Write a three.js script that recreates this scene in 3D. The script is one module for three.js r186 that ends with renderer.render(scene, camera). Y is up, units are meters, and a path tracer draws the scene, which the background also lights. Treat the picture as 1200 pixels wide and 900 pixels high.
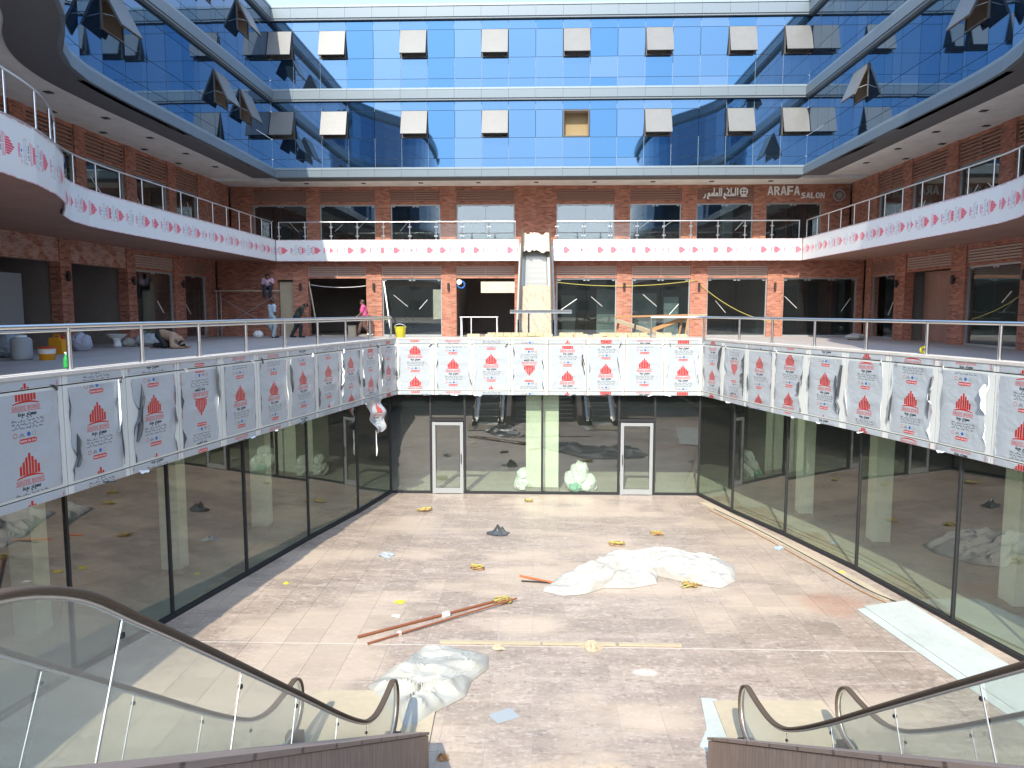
import * as THREE from 'three';
import { mergeGeometries, toCreasedNormals } from 'three/addons/utils/BufferGeometryUtils.js';
import { MarchingCubes } from 'three/addons/objects/MarchingCubes.js';
import { FontLoader } from 'three/addons/loaders/FontLoader.js';
import { TextGeometry } from 'three/addons/geometries/TextGeometry.js';

// ---------------------------------------------------------------- camera, sky, sun, exposure
const EYE = 5.6;
const camera = new THREE.PerspectiveCamera(54.69, 4 / 3, 0.05, 900);
camera.position.set(0, EYE, 0);
camera.rotation.order = 'YXZ';
camera.rotation.y = THREE.MathUtils.degToRad(1.834);
camera.rotation.x = THREE.MathUtils.degToRad(-5.743);

const scene = new THREE.Scene();
const SUN_AZ = THREE.MathUtils.degToRad(10), SUN_EL = THREE.MathUtils.degToRad(41);
const toSun = new THREE.Vector3(-Math.sin(SUN_AZ) * Math.cos(SUN_EL), Math.sin(SUN_EL), Math.cos(SUN_AZ) * Math.cos(SUN_EL));
{
  const W = 512, H = 256, d = new Float32Array(W * H * 4), v = new THREE.Vector3();
  for (let j = 0; j < H; j++) for (let i = 0; i < W; i++) {
    const el = ((j + 0.5) / H - 0.5) * Math.PI, az = ((i + 0.5) / W - 0.5) * 2 * Math.PI;
    v.set(Math.cos(el) * Math.cos(az), Math.sin(el), Math.cos(el) * Math.sin(az));
    const h = Math.max(0, v.y), t = Math.pow(1 - h, 2.3);          // thick pale air towards the horizon
    const c = Math.max(0, v.dot(toSun)), glow = Math.pow(c, 14) * 0.5 + Math.pow(c, 4) * 0.55;   // dusty air brightens round the sun
    const k = (j * W + i) * 4;
    const away = 0.6 + 0.4 * Math.min(1, Math.max(0, (v.dot(toSun) + 0.3) / 1.1));   // clear air is deeper away from the sun
    const below = (v.y < 0 ? 0.62 : 1);
    d[k] = ((0.17 + 0.60 * t) * away + glow) * below;
    d[k + 1] = ((0.32 + 0.53 * t) * away + glow * 0.97) * below;
    d[k + 2] = ((0.60 + 0.34 * t) * away + glow * 0.92) * below;
    d[k + 3] = 1;
  }
  const tex = new THREE.DataTexture(d, W, H, THREE.RGBAFormat, THREE.FloatType);
  tex.mapping = THREE.EquirectangularReflectionMapping;
  tex.magFilter = THREE.LinearFilter; tex.minFilter = THREE.LinearFilter; tex.needsUpdate = true;
  scene.background = tex;
  scene.environment = tex;
}
scene.backgroundIntensity = 2.35;
const sun = new THREE.DirectionalLight(new THREE.Color(1.0, 0.925, 0.79), 4.2);
sun.position.copy(toSun).multiplyScalar(80).add(new THREE.Vector3(0, 5, -18));
sun.target.position.set(0, 5, -18);
sun.castShadow = true;
Object.assign(sun.shadow.camera, { left: -40, right: 40, top: 40, bottom: -40, near: 1, far: 200 });
sun.shadow.mapSize.set(4096, 4096);
scene.add(sun, sun.target);

const renderer = new THREE.WebGLRenderer({ antialias: true });
renderer.toneMapping = THREE.LinearToneMapping;
renderer.toneMappingExposure = 1.42;
renderer.shadowMap.enabled = true;

// ---------------------------------------------------------------- helpers
let seed = 20240;
const rnd = () => { seed = (seed * 1664525 + 1013904223) >>> 0; return seed / 4294967296; };
const rr = (a, b) => a + (b - a) * rnd();
const V3 = (x, y, z) => new THREE.Vector3(x, y, z);
const taken = {};
function numbered(n) { const k = taken[n] = (taken[n] ?? -1) + 1; return k ? n + '_' + String(k).padStart(3, '0') : n; }
function thing(name, label, category, pos = [0, 0, 0], group) {
  const o = new THREE.Group();
  o.name = numbered(name); o.position.set(...pos);
  o.userData = { label, category };
  if (group) o.userData.group = group;
  scene.add(o); return o;
}
function solo(name, geo, m, label, category, group) {
  const o = new THREE.Mesh(geo, m);
  o.name = numbered(name); o.userData = { label, category };
  if (group) o.userData.group = group;
  o.castShadow = o.receiveShadow = true; scene.add(o); return o;
}
function structure(name, geo, m, label) {
  const o = new THREE.Mesh(geo, m);
  o.name = numbered(name); o.userData = { kind: 'structure', label };
  o.castShadow = o.receiveShadow = true; scene.add(o); return o;
}
function part(parent, name, geo, m) {                     // geometry in the parent's own coordinates
  const o = new THREE.Mesh(geo, m);
  o.name = name; o.castShadow = o.receiveShadow = true; parent.add(o); return o;
}
function wpart(parent, name, geo, m) {                    // geometry in world coordinates under an unturned parent
  const o = part(parent, name, geo, m);
  let p = parent; while (p) { o.position.sub(p.position); p = p.parent; }
  return o;
}
function metreUV(g) {
  const a = g.index ? g.toNonIndexed() : g;
  a.computeVertexNormals();
  const p = a.attributes.position, n = a.attributes.normal, uv = new Float32Array(p.count * 2);
  for (let i = 0; i < p.count; i++) {
    const ax = Math.abs(n.getX(i)), ay = Math.abs(n.getY(i)), az = Math.abs(n.getZ(i));
    if (ay >= ax && ay >= az) { uv[2 * i] = p.getX(i); uv[2 * i + 1] = -p.getZ(i); }
    else if (ax >= az) { uv[2 * i] = p.getZ(i); uv[2 * i + 1] = p.getY(i); }
    else { uv[2 * i] = p.getX(i); uv[2 * i + 1] = p.getY(i); }
  }
  a.setAttribute('uv', new THREE.BufferAttribute(uv, 2));
  return a;
}
const box = (x0, x1, y0, y1, z0, z1) => {
  const g = new THREE.BoxGeometry(Math.abs(x1 - x0), Math.abs(y1 - y0), Math.abs(z1 - z0));
  g.translate((x0 + x1) / 2, (y0 + y1) / 2, (z0 + z1) / 2);
  return metreUV(g);
};
const cbox = (x, y, z, w, h, d) => box(x - w / 2, x + w / 2, y - h / 2, y + h / 2, z - d / 2, z + d / 2);
const join = (list) => mergeGeometries(list.map((g) => {
  const a = g.index ? g.toNonIndexed() : g.clone();
  for (const k of Object.keys(a.attributes)) if (!['position', 'normal', 'uv'].includes(k)) a.deleteAttribute(k);
  if (!a.attributes.uv) a.setAttribute('uv', new THREE.BufferAttribute(new Float32Array(a.attributes.position.count * 2), 2));
  return a;
}), false);
function planSlab(pts, y0, y1, holes = []) {              // pts: [x, z] outline
  const s = new THREE.Shape(pts.map(([x, z]) => new THREE.Vector2(x, -z)));
  for (const h of holes) s.holes.push(new THREE.Path(h.map(([x, z]) => new THREE.Vector2(x, -z))));
  const g = new THREE.ExtrudeGeometry(s, { depth: y1 - y0, bevelEnabled: false });
  g.rotateX(-Math.PI / 2); g.translate(0, y0, 0);
  return metreUV(g);
}
function beam(a, b, w, h, roll = 0) {                     // rectangular bar from a to b
  const A = V3(...a), B = V3(...b), L = A.distanceTo(B);
  const g = new THREE.BoxGeometry(w, h, L);
  const q = new THREE.Quaternion().setFromUnitVectors(V3(0, 0, 1), B.clone().sub(A).normalize());
  g.rotateZ(roll); g.applyQuaternion(q); g.translate(...A.add(B).multiplyScalar(0.5).toArray());
  return g;
}
function rod(a, b, r, n = 10, r2 = r) {
  const A = V3(...a), B = V3(...b), L = A.distanceTo(B);
  const g = new THREE.CylinderGeometry(r2, r, L, n);
  g.applyQuaternion(new THREE.Quaternion().setFromUnitVectors(V3(0, 1, 0), B.clone().sub(A).normalize()));
  g.translate(...A.add(B).multiplyScalar(0.5).toArray());
  return g;
}
function tube(pts, r, n = 40, k = 8) {
  return new THREE.TubeGeometry(new THREE.CatmullRomCurve3(pts.map((p) => V3(...p))), n, r, k, false);
}
const lathe = (pts, n = 20) => new THREE.LatheGeometry(pts.map(([x, y]) => new THREE.Vector2(x, y)), n);

// plan curves as [x, z], sampled by length
function planCurve(pts, tension = 'centripetal') {
  const c = new THREE.CatmullRomCurve3(pts.map(([x, z]) => V3(x, 0, z)), false, tension);
  c.arcLengthDivisions = 800;
  return c;
}
const sampled = (c, n) => c.getSpacedPoints(n).map((p) => [p.x, p.z]);
function offset(pts, d) {                                 // to the hand on which the court lies for a curve that runs towards +z
  return pts.map((p, i) => {
    const a = pts[Math.max(0, i - 1)], b = pts[Math.min(pts.length - 1, i + 1)];
    const tx = b[0] - a[0], tz = b[1] - a[1], l = Math.hypot(tx, tz) || 1;
    return [p[0] + d * tz / l, p[1] - d * tx / l];
  });
}
const flip = (pts, s) => pts.map(([x, z]) => [x * s, z]);

// ---------------------------------------------------------------- textures
function hash(ix, iy, s) { let h = (ix * 374761393 + iy * 668265263 + s * 974634777) | 0; h = Math.imul(h ^ (h >>> 13), 1274126177); return ((h ^ (h >>> 16)) >>> 0) / 4294967296; }
function vnoise(x, y, s, per = 0) {
  const x0 = Math.floor(x), y0 = Math.floor(y), fx = x - x0, fy = y - y0;
  const w = (a) => per ? ((a % per) + per) % per : a;
  const u = fx * fx * (3 - 2 * fx), v = fy * fy * (3 - 2 * fy);
  const a = hash(w(x0), w(y0), s), b = hash(w(x0 + 1), w(y0), s), c = hash(w(x0), w(y0 + 1), s), d = hash(w(x0 + 1), w(y0 + 1), s);
  return a + (b - a) * u + (c - a) * v + (a - b - c + d) * u * v;
}
function fbm(x, y, s, o = 4, per = 0) { let t = 0, a = 0.5, n = 0; for (let i = 0; i < o; i++) { t += a * vnoise(x, y, s + i, per); n += a; a *= 0.5; x *= 2; y *= 2; per *= 2; } return t / n; }
function dataTex(W, H, fn, srgb = true) {
  const d = new Uint8Array(W * H * 4);
  for (let j = 0; j < H; j++) for (let i = 0; i < W; i++) {
    const c = fn(i / W, j / H), k = (j * W + i) * 4;
    for (let q = 0; q < 3; q++) {
      let v = Math.min(1, Math.max(0, c[q]));
      if (srgb) v = v <= 0.0031308 ? v * 12.92 : 1.055 * Math.pow(v, 1 / 2.4) - 0.055;
      d[k + q] = Math.round(v * 255);
    }
    d[k + 3] = 255;
  }
  const t = new THREE.DataTexture(d, W, H, THREE.RGBAFormat);
  t.wrapS = t.wrapT = THREE.RepeatWrapping; t.magFilter = THREE.LinearFilter; t.minFilter = THREE.LinearMipmapLinearFilter;
  t.generateMipmaps = true; if (srgb) t.colorSpace = THREE.SRGBColorSpace; t.needsUpdate = true;
  return t;
}
const mix = (a, b, t) => a.map((v, i) => v + (b[i] - v) * t);
const clamp01 = (v) => Math.min(1, Math.max(0, v));
const sm = (a, b, x) => { const t = clamp01((x - a) / (b - a)); return t * t * (3 - 2 * t); };

// blotchy grey map used to give painted and plastered surfaces uneven tone: multiplies the colour
const blotch = dataTex(512, 512, (u, v) => {
  const a = fbm(u * 6, v * 6, 3, 5, 6), b = fbm(u * 40, v * 40, 9, 3, 40);
  const k = 0.78 + 0.3 * a * 0.8 + 0.12 * (b - 0.5); return [k, k, k];
});
blotch.repeat.set(0.35, 0.35);
const grime = dataTex(512, 512, (u, v) => {
  const a = sm(0.45, 0.75, fbm(u * 7, v * 7, 21, 5, 7)), b = fbm(u * 64, v * 64, 31, 2, 64);
  const k = 0.35 + 0.35 * a + 0.15 * b; return [k, k, k];
}, false);
grime.repeat.set(0.5, 0.5);
const rippleBump = dataTex(256, 256, (u, v) => { const k = fbm(u * 5, v * 5, 41, 3, 5); return [k, k, k]; }, false);

// brick courses, far off: 0.25 m by 0.075 m in a 2 m by 1.2 m repeat
function brickTex(dusty) {
  return dataTex(768, 640, (u, v) => {
    const row = Math.floor(v * 16), cu = u * 8 + (row % 2 ? 0.5 : 0), col = ((Math.floor(cu) % 8) + 8) % 8;
    const fu = cu - Math.floor(cu), fv = v * 16 - row;
    const joint = fu < 0.035 || fu > 0.965 || fv < 0.1 || fv > 0.9;
    const r = hash(col, row, 5), r2 = hash(col, row, 6), n = fbm(u * 90, v * 90, 7, 2, 90), big = fbm(u * 5, v * 5, 8, 3, 5);
    let c = mix([0.36, 0.13, 0.082], [0.54, 0.215, 0.135], r);
    if (r2 > 0.86) c = mix(c, [0.23, 0.075, 0.05], 0.7);
    c = c.map((x) => x * (0.8 + 0.4 * n) * (0.7 + 0.6 * big)); c = mix(c, [0.45, 0.3, 0.22], 0.4 * sm(0.5, 0.75, fbm(u * 3, v * 4, 15, 4)));
    if (joint) c = mix([0.34, 0.19, 0.13], [0.42, 0.27, 0.2], n);
    if (dusty) { const q = sm(0.35, 0.6, fbm(u * 9, v * 9, 12, 4, 9)) * (joint ? 0.95 : 0.45); c = mix(c, [0.55, 0.42, 0.34], q); }
    return c;
  });
}
const brickBump = dataTex(768, 640, (u, v) => {
  const row = Math.floor(v * 16), cu = u * 8 + (row % 2 ? 0.5 : 0), fu = cu - Math.floor(cu), fv = v * 16 - row;
  const k = (fu < 0.035 || fu > 0.965 || fv < 0.1 || fv > 0.9) ? 0 : 0.8 + 0.2 * vnoise(u * 200, v * 200, 2); return [k, k, k];
}, false);
const brickMap = brickTex(false), brickDusty = brickTex(true);
for (const t of [brickMap, brickDusty, brickBump]) t.repeat.set(1 / 2, 1 / 1.2);

// court floor: stone-look tiles, streaked along x, with drifts of dust and sand; spans x -9.6..9.6, z -24..-4.8
const FX0 = -9.6, FZ0 = -24, FS = 19.2;
const floorMap = dataTex(1536, 1536, (u, v) => {
  const x = FX0 + u * FS, z = FZ0 + (1 - v) * FS;
  const ty = Math.floor((z + 11.9) / 0.6), tx = Math.floor((x + 0.04) / 0.6);
  const sh = hash(tx, ty, 77) * 40;
  const streak = fbm(x * 2.2 + sh, z * 15 + sh, 51, 4), vein = fbm(x * 5 + sh, z * 42, 53, 3);
  let c = mix([0.27, 0.21, 0.168], [0.40, 0.325, 0.265], 0.62 * streak + 0.38 * vein);
  const t = 0.92 + 0.16 * hash(tx, ty, 78); c = c.map((q) => q * t);
  const wisp = sm(0.52, 0.72, fbm(x * 1.3 + 4, z * 6, 61, 5));
  c = mix(c, [0.50, 0.405, 0.34], wisp * 0.42);
  const dust = sm(0.38, 0.78, fbm(x * 0.33, z * 0.42, 63, 5));
  c = mix(c, [0.44, 0.365, 0.30], dust * 0.42);
  const scr = sm(0.66, 0.74, fbm(x * 11, z * 19, 65, 3));
  c = mix(c, [0.58, 0.50, 0.43], scr * 0.4);
  const dark = sm(0.6, 0.8, fbm(x * 3.1, z * 9, 66, 4)); c = mix(c, [0.17, 0.13, 0.105], dark * 0.22);
  const e = fbm(x * 2.1, z * 2.1, 67, 5);
  const sand = sm(0.62, 0.2, Math.hypot((x - 0.35) / 2.1, (z + 8.3) / 0.95) - (e - 0.5) * 1.1);
  c = mix(c, [0.56, 0.43, 0.28], sand * 0.85 * (0.6 + 0.4 * fbm(x * 20, z * 20, 68, 2)));
  const speck = 0.80 + 0.26 * vnoise(x * 34, z * 52, 71) + 0.16 * fbm(x * 9, z * 24, 72, 3); c = [c[0] * 1.02 * speck, c[1] * 1.005 * speck, c[2] * 0.98 * speck];
  const nick = sm(0.80, 0.86, vnoise(x * 16, z * 26, 73)); c = mix(c, [0.55, 0.49, 0.42], nick * 0.35); const chip = sm(0.84, 0.9, vnoise(x * 13 + 7, z * 22, 74)); c = mix(c, [0.11, 0.085, 0.075], chip * 0.4);
  const far = sm(0.55, 0.9, fbm(x * 0.6, z * 1.1, 69, 4) * 1.25); c = mix(c, [0.55, 0.44, 0.33], far * 0.7);
  const spill = sm(0.5, 0.25, Math.hypot((x - 1.75) / 0.42, (z + 11.05) / 0.3) - (e - 0.5) * 0.9); c = mix(c, [0.66, 0.57, 0.47], spill * 0.8);
  const rust = sm(0.9, 0.3, Math.hypot((x - 5.7) / 1.0, (z + 13.9) / 0.8) - (e - 0.5) * 1.0); c = mix(c, [0.46, 0.24, 0.16], rust * 0.5);
  return c;
});
floorMap.wrapS = floorMap.wrapT = THREE.ClampToEdgeWrapping;
const floorUV = (g) => { const p = g.attributes.position, uv = g.attributes.uv; for (let i = 0; i < p.count; i++) uv.setXY(i, (p.getX(i) - FX0) / FS, 1 - (p.getZ(i) - FZ0) / FS); return g; };

// ---------------------------------------------------------------- materials
const lin = (r, g, b) => new THREE.Color().setRGB(r, g, b);
function mat(r, g, b, rough = 0.8, extra = {}) { const { phys, ...o } = extra; return new (phys ? THREE.MeshPhysicalMaterial : THREE.MeshStandardMaterial)({ color: lin(r, g, b), roughness: rough, side: THREE.DoubleSide, ...o }); }
const M = {
  brick: mat(1, 1, 1, 0.9, { map: brickMap, bumpMap: brickBump, bumpScale: 0.006 }),
  brickDusty: mat(1, 1, 1, 0.95, { map: brickDusty, bumpMap: brickBump, bumpScale: 0.006 }),
  brownPlaster: mat(0.44, 0.25, 0.185, 0.85, { map: blotch }),
  concrete: mat(0.34, 0.32, 0.29, 0.9, { map: blotch }),
  darkConcrete: mat(0.27, 0.26, 0.24, 0.9, { map: blotch }),
  basementScreed: mat(0.42, 0.40, 0.35, 0.9, { map: blotch }),
  walk: mat(0.42, 0.375, 0.345, 0.8, { map: blotch }),
  paleTile: mat(0.60, 0.55, 0.50, 0.6, { map: blotch }),
  soffit: mat(0.87, 0.82, 0.76, 0.8, { map: blotch }),
  soffitDark: mat(0.125, 0.122, 0.125, 0.55),
  slot: mat(0.06, 0.06, 0.06, 0.7),
  band: mat(0.155, 0.19, 0.212, 0.4, { metalness: 0.2 }),
  bandLight: mat(0.235, 0.285, 0.31, 0.35, { metalness: 0.2 }),
  bandDark: mat(0.15, 0.18, 0.20, 0.5),
  mull: mat(0.26, 0.34, 0.43, 0.5),
  sash: mat(0.165, 0.165, 0.157, 0.38, { map: blotch }),
  sashFrame: mat(0.09, 0.085, 0.08, 0.5),
  reveal: mat(0.36, 0.29, 0.235, 0.8),
  roomBeige: mat(0.30, 0.22, 0.11, 0.8),
  steel: mat(0.72, 0.72, 0.7, 0.28, { metalness: 1 }),
  steelBrushed: mat(0.78, 0.77, 0.74, 0.42, { metalness: 0.85 }),
  alu: mat(0.42, 0.44, 0.44, 0.42, { metalness: 0.5 }),
  whitePaint: mat(0.78, 0.78, 0.76, 0.6),
  bareWhite: mat(0.62, 0.64, 0.60, 0.4),
  kerbTop: mat(0.62, 0.58, 0.52, 0.7, { map: blotch }),
  joint: mat(0.06, 0.06, 0.062, 0.9),
  filmBack: mat(0.055, 0.06, 0.065, 0.38),
  filmWhite: mat(0.78, 0.8, 0.8, 0.35),
  slatMetal: mat(0.36, 0.20, 0.15, 0.6),
  slatPale: mat(0.50, 0.36, 0.29, 0.55),
  louvreBack: mat(0.38, 0.20, 0.145, 0.9),
  sconce: mat(0.03, 0.028, 0.027, 0.5),
  roomWall: mat(0.34, 0.30, 0.27, 0.85, { map: blotch }),
  darkWall: mat(0.27, 0.26, 0.25, 0.85, { map: blotch }),
  paleWall: mat(0.55, 0.54, 0.50, 0.85, { map: blotch }),
  column: mat(0.84, 0.84, 0.74, 0.85, { map: blotch }),
  tape: mat(0.72, 0.71, 0.66, 0.7),
  yellowTape: mat(0.46, 0.40, 0.10, 0.7),
  handrail: mat(0.105, 0.072, 0.046, 0.6),
  blackRubber: mat(0.03, 0.03, 0.03, 0.6),
  clad: null,
  grout: mat(0.40, 0.36, 0.32, 0.95),
  copper: mat(0.30, 0.105, 0.05, 0.5, { metalness: 0.35 }),
  timber: mat(0.42, 0.23, 0.10, 0.8, { map: blotch }),
  paleTimber: mat(0.50, 0.42, 0.29, 0.85, { map: blotch }),
  board: mat(0.54, 0.57, 0.52, 0.5, { map: blotch }),
  yellow: mat(0.60, 0.52, 0.03, 0.5),
  orange: mat(0.72, 0.30, 0.01, 0.5),
  red: mat(0.55, 0.05, 0.03, 0.5),
  greyPlastic: mat(0.34, 0.37, 0.38, 0.6),
  black: mat(0.02, 0.02, 0.022, 0.7),
  porcelain: mat(0.74, 0.75, 0.74, 0.2),
  cloth: mat(0.45, 0.43, 0.385, 0.85, { map: blotch }),
  sheet: mat(0.38, 0.375, 0.33, 0.4),
  skin: mat(0.17, 0.085, 0.05, 0.6),
  skinLight: mat(0.30, 0.175, 0.11, 0.6),
  hair: mat(0.012, 0.01, 0.009, 0.7),
  yellowBrick: mat(0.62, 0.51, 0.33, 0.9, { map: blotch }),
  sandy: mat(0.46, 0.36, 0.24, 0.95, { map: blotch }),
  stepMetal: mat(0.40, 0.40, 0.38, 0.45, { metalness: 0.6 }),
  wire: mat(0.03, 0.03, 0.03, 0.7),
  sign: mat(0.82, 0.82, 0.8, 0.5),
};
// reflective coated curtain glass, three tints; opaque from outside
const curtain = [[0.084, 0.163, 0.268], [0.106, 0.181, 0.281], [0.064, 0.149, 0.264], [0.094, 0.171, 0.274]].map(([r, g, b]) => mat(r, g, b, 0.025, { metalness: 0.92 }));
const paneMat = (r, g, b, metal, ior = 1.6, rough = 0.0) => new THREE.MeshPhysicalMaterial({ color: lin(r, g, b), roughness: rough, metalness: metal, transmission: 1, thickness: 0, ior, side: THREE.DoubleSide });
M.shopGlass = paneMat(0.64, 0.72, 0.72, 0.012, 1.75);
M.upperShopGlass = paneMat(0.62, 0.72, 0.75, 0.012, 2.05);
M.courtGlass = paneMat(0.72, 0.81, 0.71, 0.02, 2.15);
M.railGlass = paneMat(0.90, 0.94, 0.92, 0.0, 1.5);
M.escGlass = paneMat(0.82, 0.89, 0.85, 0.03, 1.6, 0.36);

// ---------------------------------------------------------------- printed protective film
// strokes stand for cursive letters: x runs leftwards from the start of the word, y up, letter height 1
const WORD_ROYAL = [
  [[0, 0], [0, 1]], [[0.28, 1], [0.28, 0.05], [0.45, 0], [0.5, 0.2], [0.64, 0.22], [0.68, 0.02], [0.5, 0], [0.85, 0], [0.87, 1]], [[0.87, 0], [1.2, 0], [1.3, 0.3], [1.08, 0.62], [1.45, 1.0]],
  [[1.2, 0], [1.5, 0], [1.62, 0.26], [1.8, 0.22], [1.66, 0.0], [1.85, -0.25], [1.5, -0.4]],
  [[2.15, 1], [2.15, 0], [2.4, 0], [2.4, 1]], [[2.4, 0], [2.75, 0], [2.62, 0.28], [2.88, 0.3], [2.75, 0], [3.05, 0], [3.3, 0.32], [3.5, 0.16], [3.3, 0], [3.05, 0]], [[3.12, 0], [3.12, 1]],
  [[3.4, 0], [3.75, 0], [3.72, 0.28], [3.9, 0.28], [3.92, 0.0], [3.7, 0.0], [3.98, -0.12], [4.0, -0.34], [3.8, -0.4]], [[4.25, 0.2], [4.3, -0.1], [4.5, -0.38]],
];
const WORD_FILM = [
  [[0, 0.35], [0.02, 0], [0.2, 0], [0.22, 0.3], [0.24, 0], [0.42, 0], [0.44, 0.3], [0.46, 0], [0.75, 0], [0.62, 0.3], [0.9, 0.32], [0.75, 0], [1.05, 0], [1.05, 0.3], [1.2, 0.28], [1.22, 0], [1.3, -0.2], [1.1, -0.4]],
  [[1.45, 0.5], [1.62, 0.3], [1.65, 0], [1.45, 0]], [[1.8, 0.3], [2.0, 0.25], [1.9, 0], [2.1, -0.2], [1.75, -0.42]],
  [[2.6, 0.3], [2.6, 0], [2.9, 0], [2.9, 0.3], [3.05, 0.28], [3.07, 0], [3.15, -0.2], [2.95, -0.4]], [[3.35, 0.3], [3.36, 0], [3.65, 0], [3.6, 0.25]], [[3.7, 0.5], [3.86, 0.3], [3.9, 0], [3.62, 0]],
];
function strokeWord(ctx, word, xRight, yBase, h) {
  for (const s of word) { ctx.beginPath(); s.forEach(([x, y], i) => { const X = xRight - x * h, Y = yBase - y * h; i ? ctx.lineTo(X, Y) : ctx.moveTo(X, Y); }); ctx.stroke(); }
}
function filmTexture(bg, red, ink, W = 640, H = 528) {    // one repeat of the roll: 1.15 m wide, 0.95 m long
  const c = document.createElement('canvas'); c.width = W; c.height = H;
  const x = c.getContext('2d');
  x.fillStyle = bg; x.fillRect(0, 0, W, H);
  // slanted towers of the emblem
  const cx = W / 2, top = 34;
  x.fillStyle = red;
  const bars = [[-90, 92], [-64, 64], [-38, 34], [-11, 0], [15, 28], [41, 58], [67, 88]];
  for (const [dx, dy] of bars) { x.beginPath(); x.moveTo(cx + dx, top + dy + 12); x.lineTo(cx + dx + 21, top + dy + (dx < -12 ? 0 : 14)); x.lineTo(cx + dx + 21, top + 166); x.lineTo(cx + dx, top + 166); x.closePath(); x.fill(); }
  x.beginPath(); x.moveTo(cx - 116, top + 184); x.quadraticCurveTo(cx, top + 146, cx + 116, top + 184); x.lineTo(cx + 116, top + 191); x.quadraticCurveTo(cx, top + 166, cx - 116, top + 191); x.closePath(); x.fill();
  x.font = 'bold 40px sans-serif'; x.textAlign = 'center';
  x.lineWidth = 2.5; x.strokeStyle = red; x.strokeText('SAUDI BOND', cx, 262);
  x.fillRect(cx - 128, 268, 256, 4);
  x.strokeStyle = ink; x.lineWidth = 7; x.lineJoin = 'round'; x.lineCap = 'round';
  strokeWord(x, WORD_FILM, cx + 84, 302, 40);
  x.lineWidth = 4;
  let q = 7; const rq = () => (q = (q * 16807) % 2147483647) / 2147483647;
  for (let line = 0; line < 3; line++) {
    let px = cx + 150 - rq() * 14; const y = 344 + line * 26, end = cx - 150 + rq() * 16;
    while (px > end) {
      const w = 22 + rq() * 40; x.beginPath(); x.moveTo(px, y);
      for (let k = 0; k < w; k += 8) x.lineTo(px - k, y - (rq() > 0.62 ? 13 * rq() + 4 : rq() * 3));
      x.stroke(); px -= w + 9;
    }
  }
  x.lineWidth = 4; x.strokeStyle = red; x.beginPath(); x.arc(cx - 108, 438, 16, 0, 7); x.stroke();
  x.strokeStyle = ink; x.beginPath(); x.moveTo(cx - 74, 452); x.quadraticCurveTo(cx - 52, 408, cx - 30, 452); x.stroke();
  x.beginPath(); x.moveTo(cx - 62, 452); x.quadraticCurveTo(cx - 52, 430, cx - 42, 452); x.stroke();
  x.fillStyle = '#2f6fc4'; x.beginPath(); x.arc(cx + 8, 438, 16, 0, 7); x.fill();
  x.strokeStyle = '#9aa4ac'; x.beginPath(); x.arc(cx + 56, 438, 15, 0, 7); x.stroke();
  x.fillStyle = red; x.beginPath(); x.roundRect ? x.roundRect(cx - 76, 468, 152, 34, 16) : x.rect(cx - 76, 468, 152, 34); x.fill();
  x.fillStyle = '#ffffff'; x.font = 'bold 22px sans-serif'; x.fillText('MADE IN KSA', cx, 493);
  x.save(); x.translate(26, H / 2); x.rotate(-Math.PI / 2); x.fillStyle = red; x.font = 'bold 20px sans-serif'; x.fillText('SAUDI BOND      SAUDI BOND      SAUDI BOND', 0, 0); x.restore();
  x.save(); x.translate(W - 20, H / 2); x.rotate(-Math.PI / 2); x.fillStyle = red; x.font = 'bold 20px sans-serif'; x.fillText('SAUDI BOND      SAUDI BOND      SAUDI BOND', 0, 0); x.restore();
  const t = new THREE.CanvasTexture(c); t.colorSpace = THREE.SRGBColorSpace; t.wrapS = t.wrapT = THREE.RepeatWrapping; t.magFilter = THREE.LinearFilter;
  return t;
}
const filmTex = filmTexture('#ccd1d4', '#d8281f', '#27343c');
const bannerTex = filmTexture('#dfdfdb', '#dd2b52', '#5b6d78');
M.film = mat(0.66, 0.68, 0.69, 0.32, { map: filmTex, bumpMap: rippleBump, bumpScale: 0.02 });
M.banner = mat(1, 1, 1, 0.4, { map: bannerTex, bumpMap: rippleBump, bumpScale: 0.006 });
const plankMap = dataTex(512, 256, (u, v) => {
  const p = Math.floor(u * 16), f = u * 16 - p, n = fbm(u * 120, v * 6, 81, 3);
  let c = mix([0.27, 0.195, 0.155], [0.42, 0.31, 0.25], 0.5 * hash(p, 1, 82) + 0.5 * n);
  if (f < 0.06) c = c.map((q) => q * 0.35); return mix(c, [0.42, 0.36, 0.3], sm(0.5, 0.8, fbm(u * 20, v * 12, 84, 4)) * 0.4);
});
plankMap.repeat.set(0.65, 0.65);
M.clad = mat(1, 1, 1, 0.65, { map: plankMap });

// ---------------------------------------------------------------- levels and plan
const Y_GROUND = 4.33, Y_KERB = 4.76, Y_FASCIA = 3.06, Y_RAIL = 5.37, Y_NEAR = 3.78;
const Y_F1 = 8.55, Y_F1B = 7.85, Y_SOFFIT = 11.57, Y_ROOF = 19.05;
const Z_FRONT = -34.4, Z_WALL = -35.1, Z_WALL1 = -37.0, X_WALL = 15.1, X_OUT = 20.5, Z_OUT = -43.6;
const courtLeft = sampled(planCurve([[-4.15, -21.95], [-4.85, -18.5], [-5.55, -14.9], [-6.0, -12.4], [-6.35, -10.2], [-6.62, -8.4], [-6.9, -6], [-7.1, -3], [-7.2, -1.2]]), 17);
const courtRight = sampled(planCurve([[4.9, -21.95], [5.78, -18.5], [6.72, -15.5], [7.27, -13.4], [7.72, -11.3], [8.15, -8.5], [8.5, -5], [8.7, -1.2]]), 17);
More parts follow.
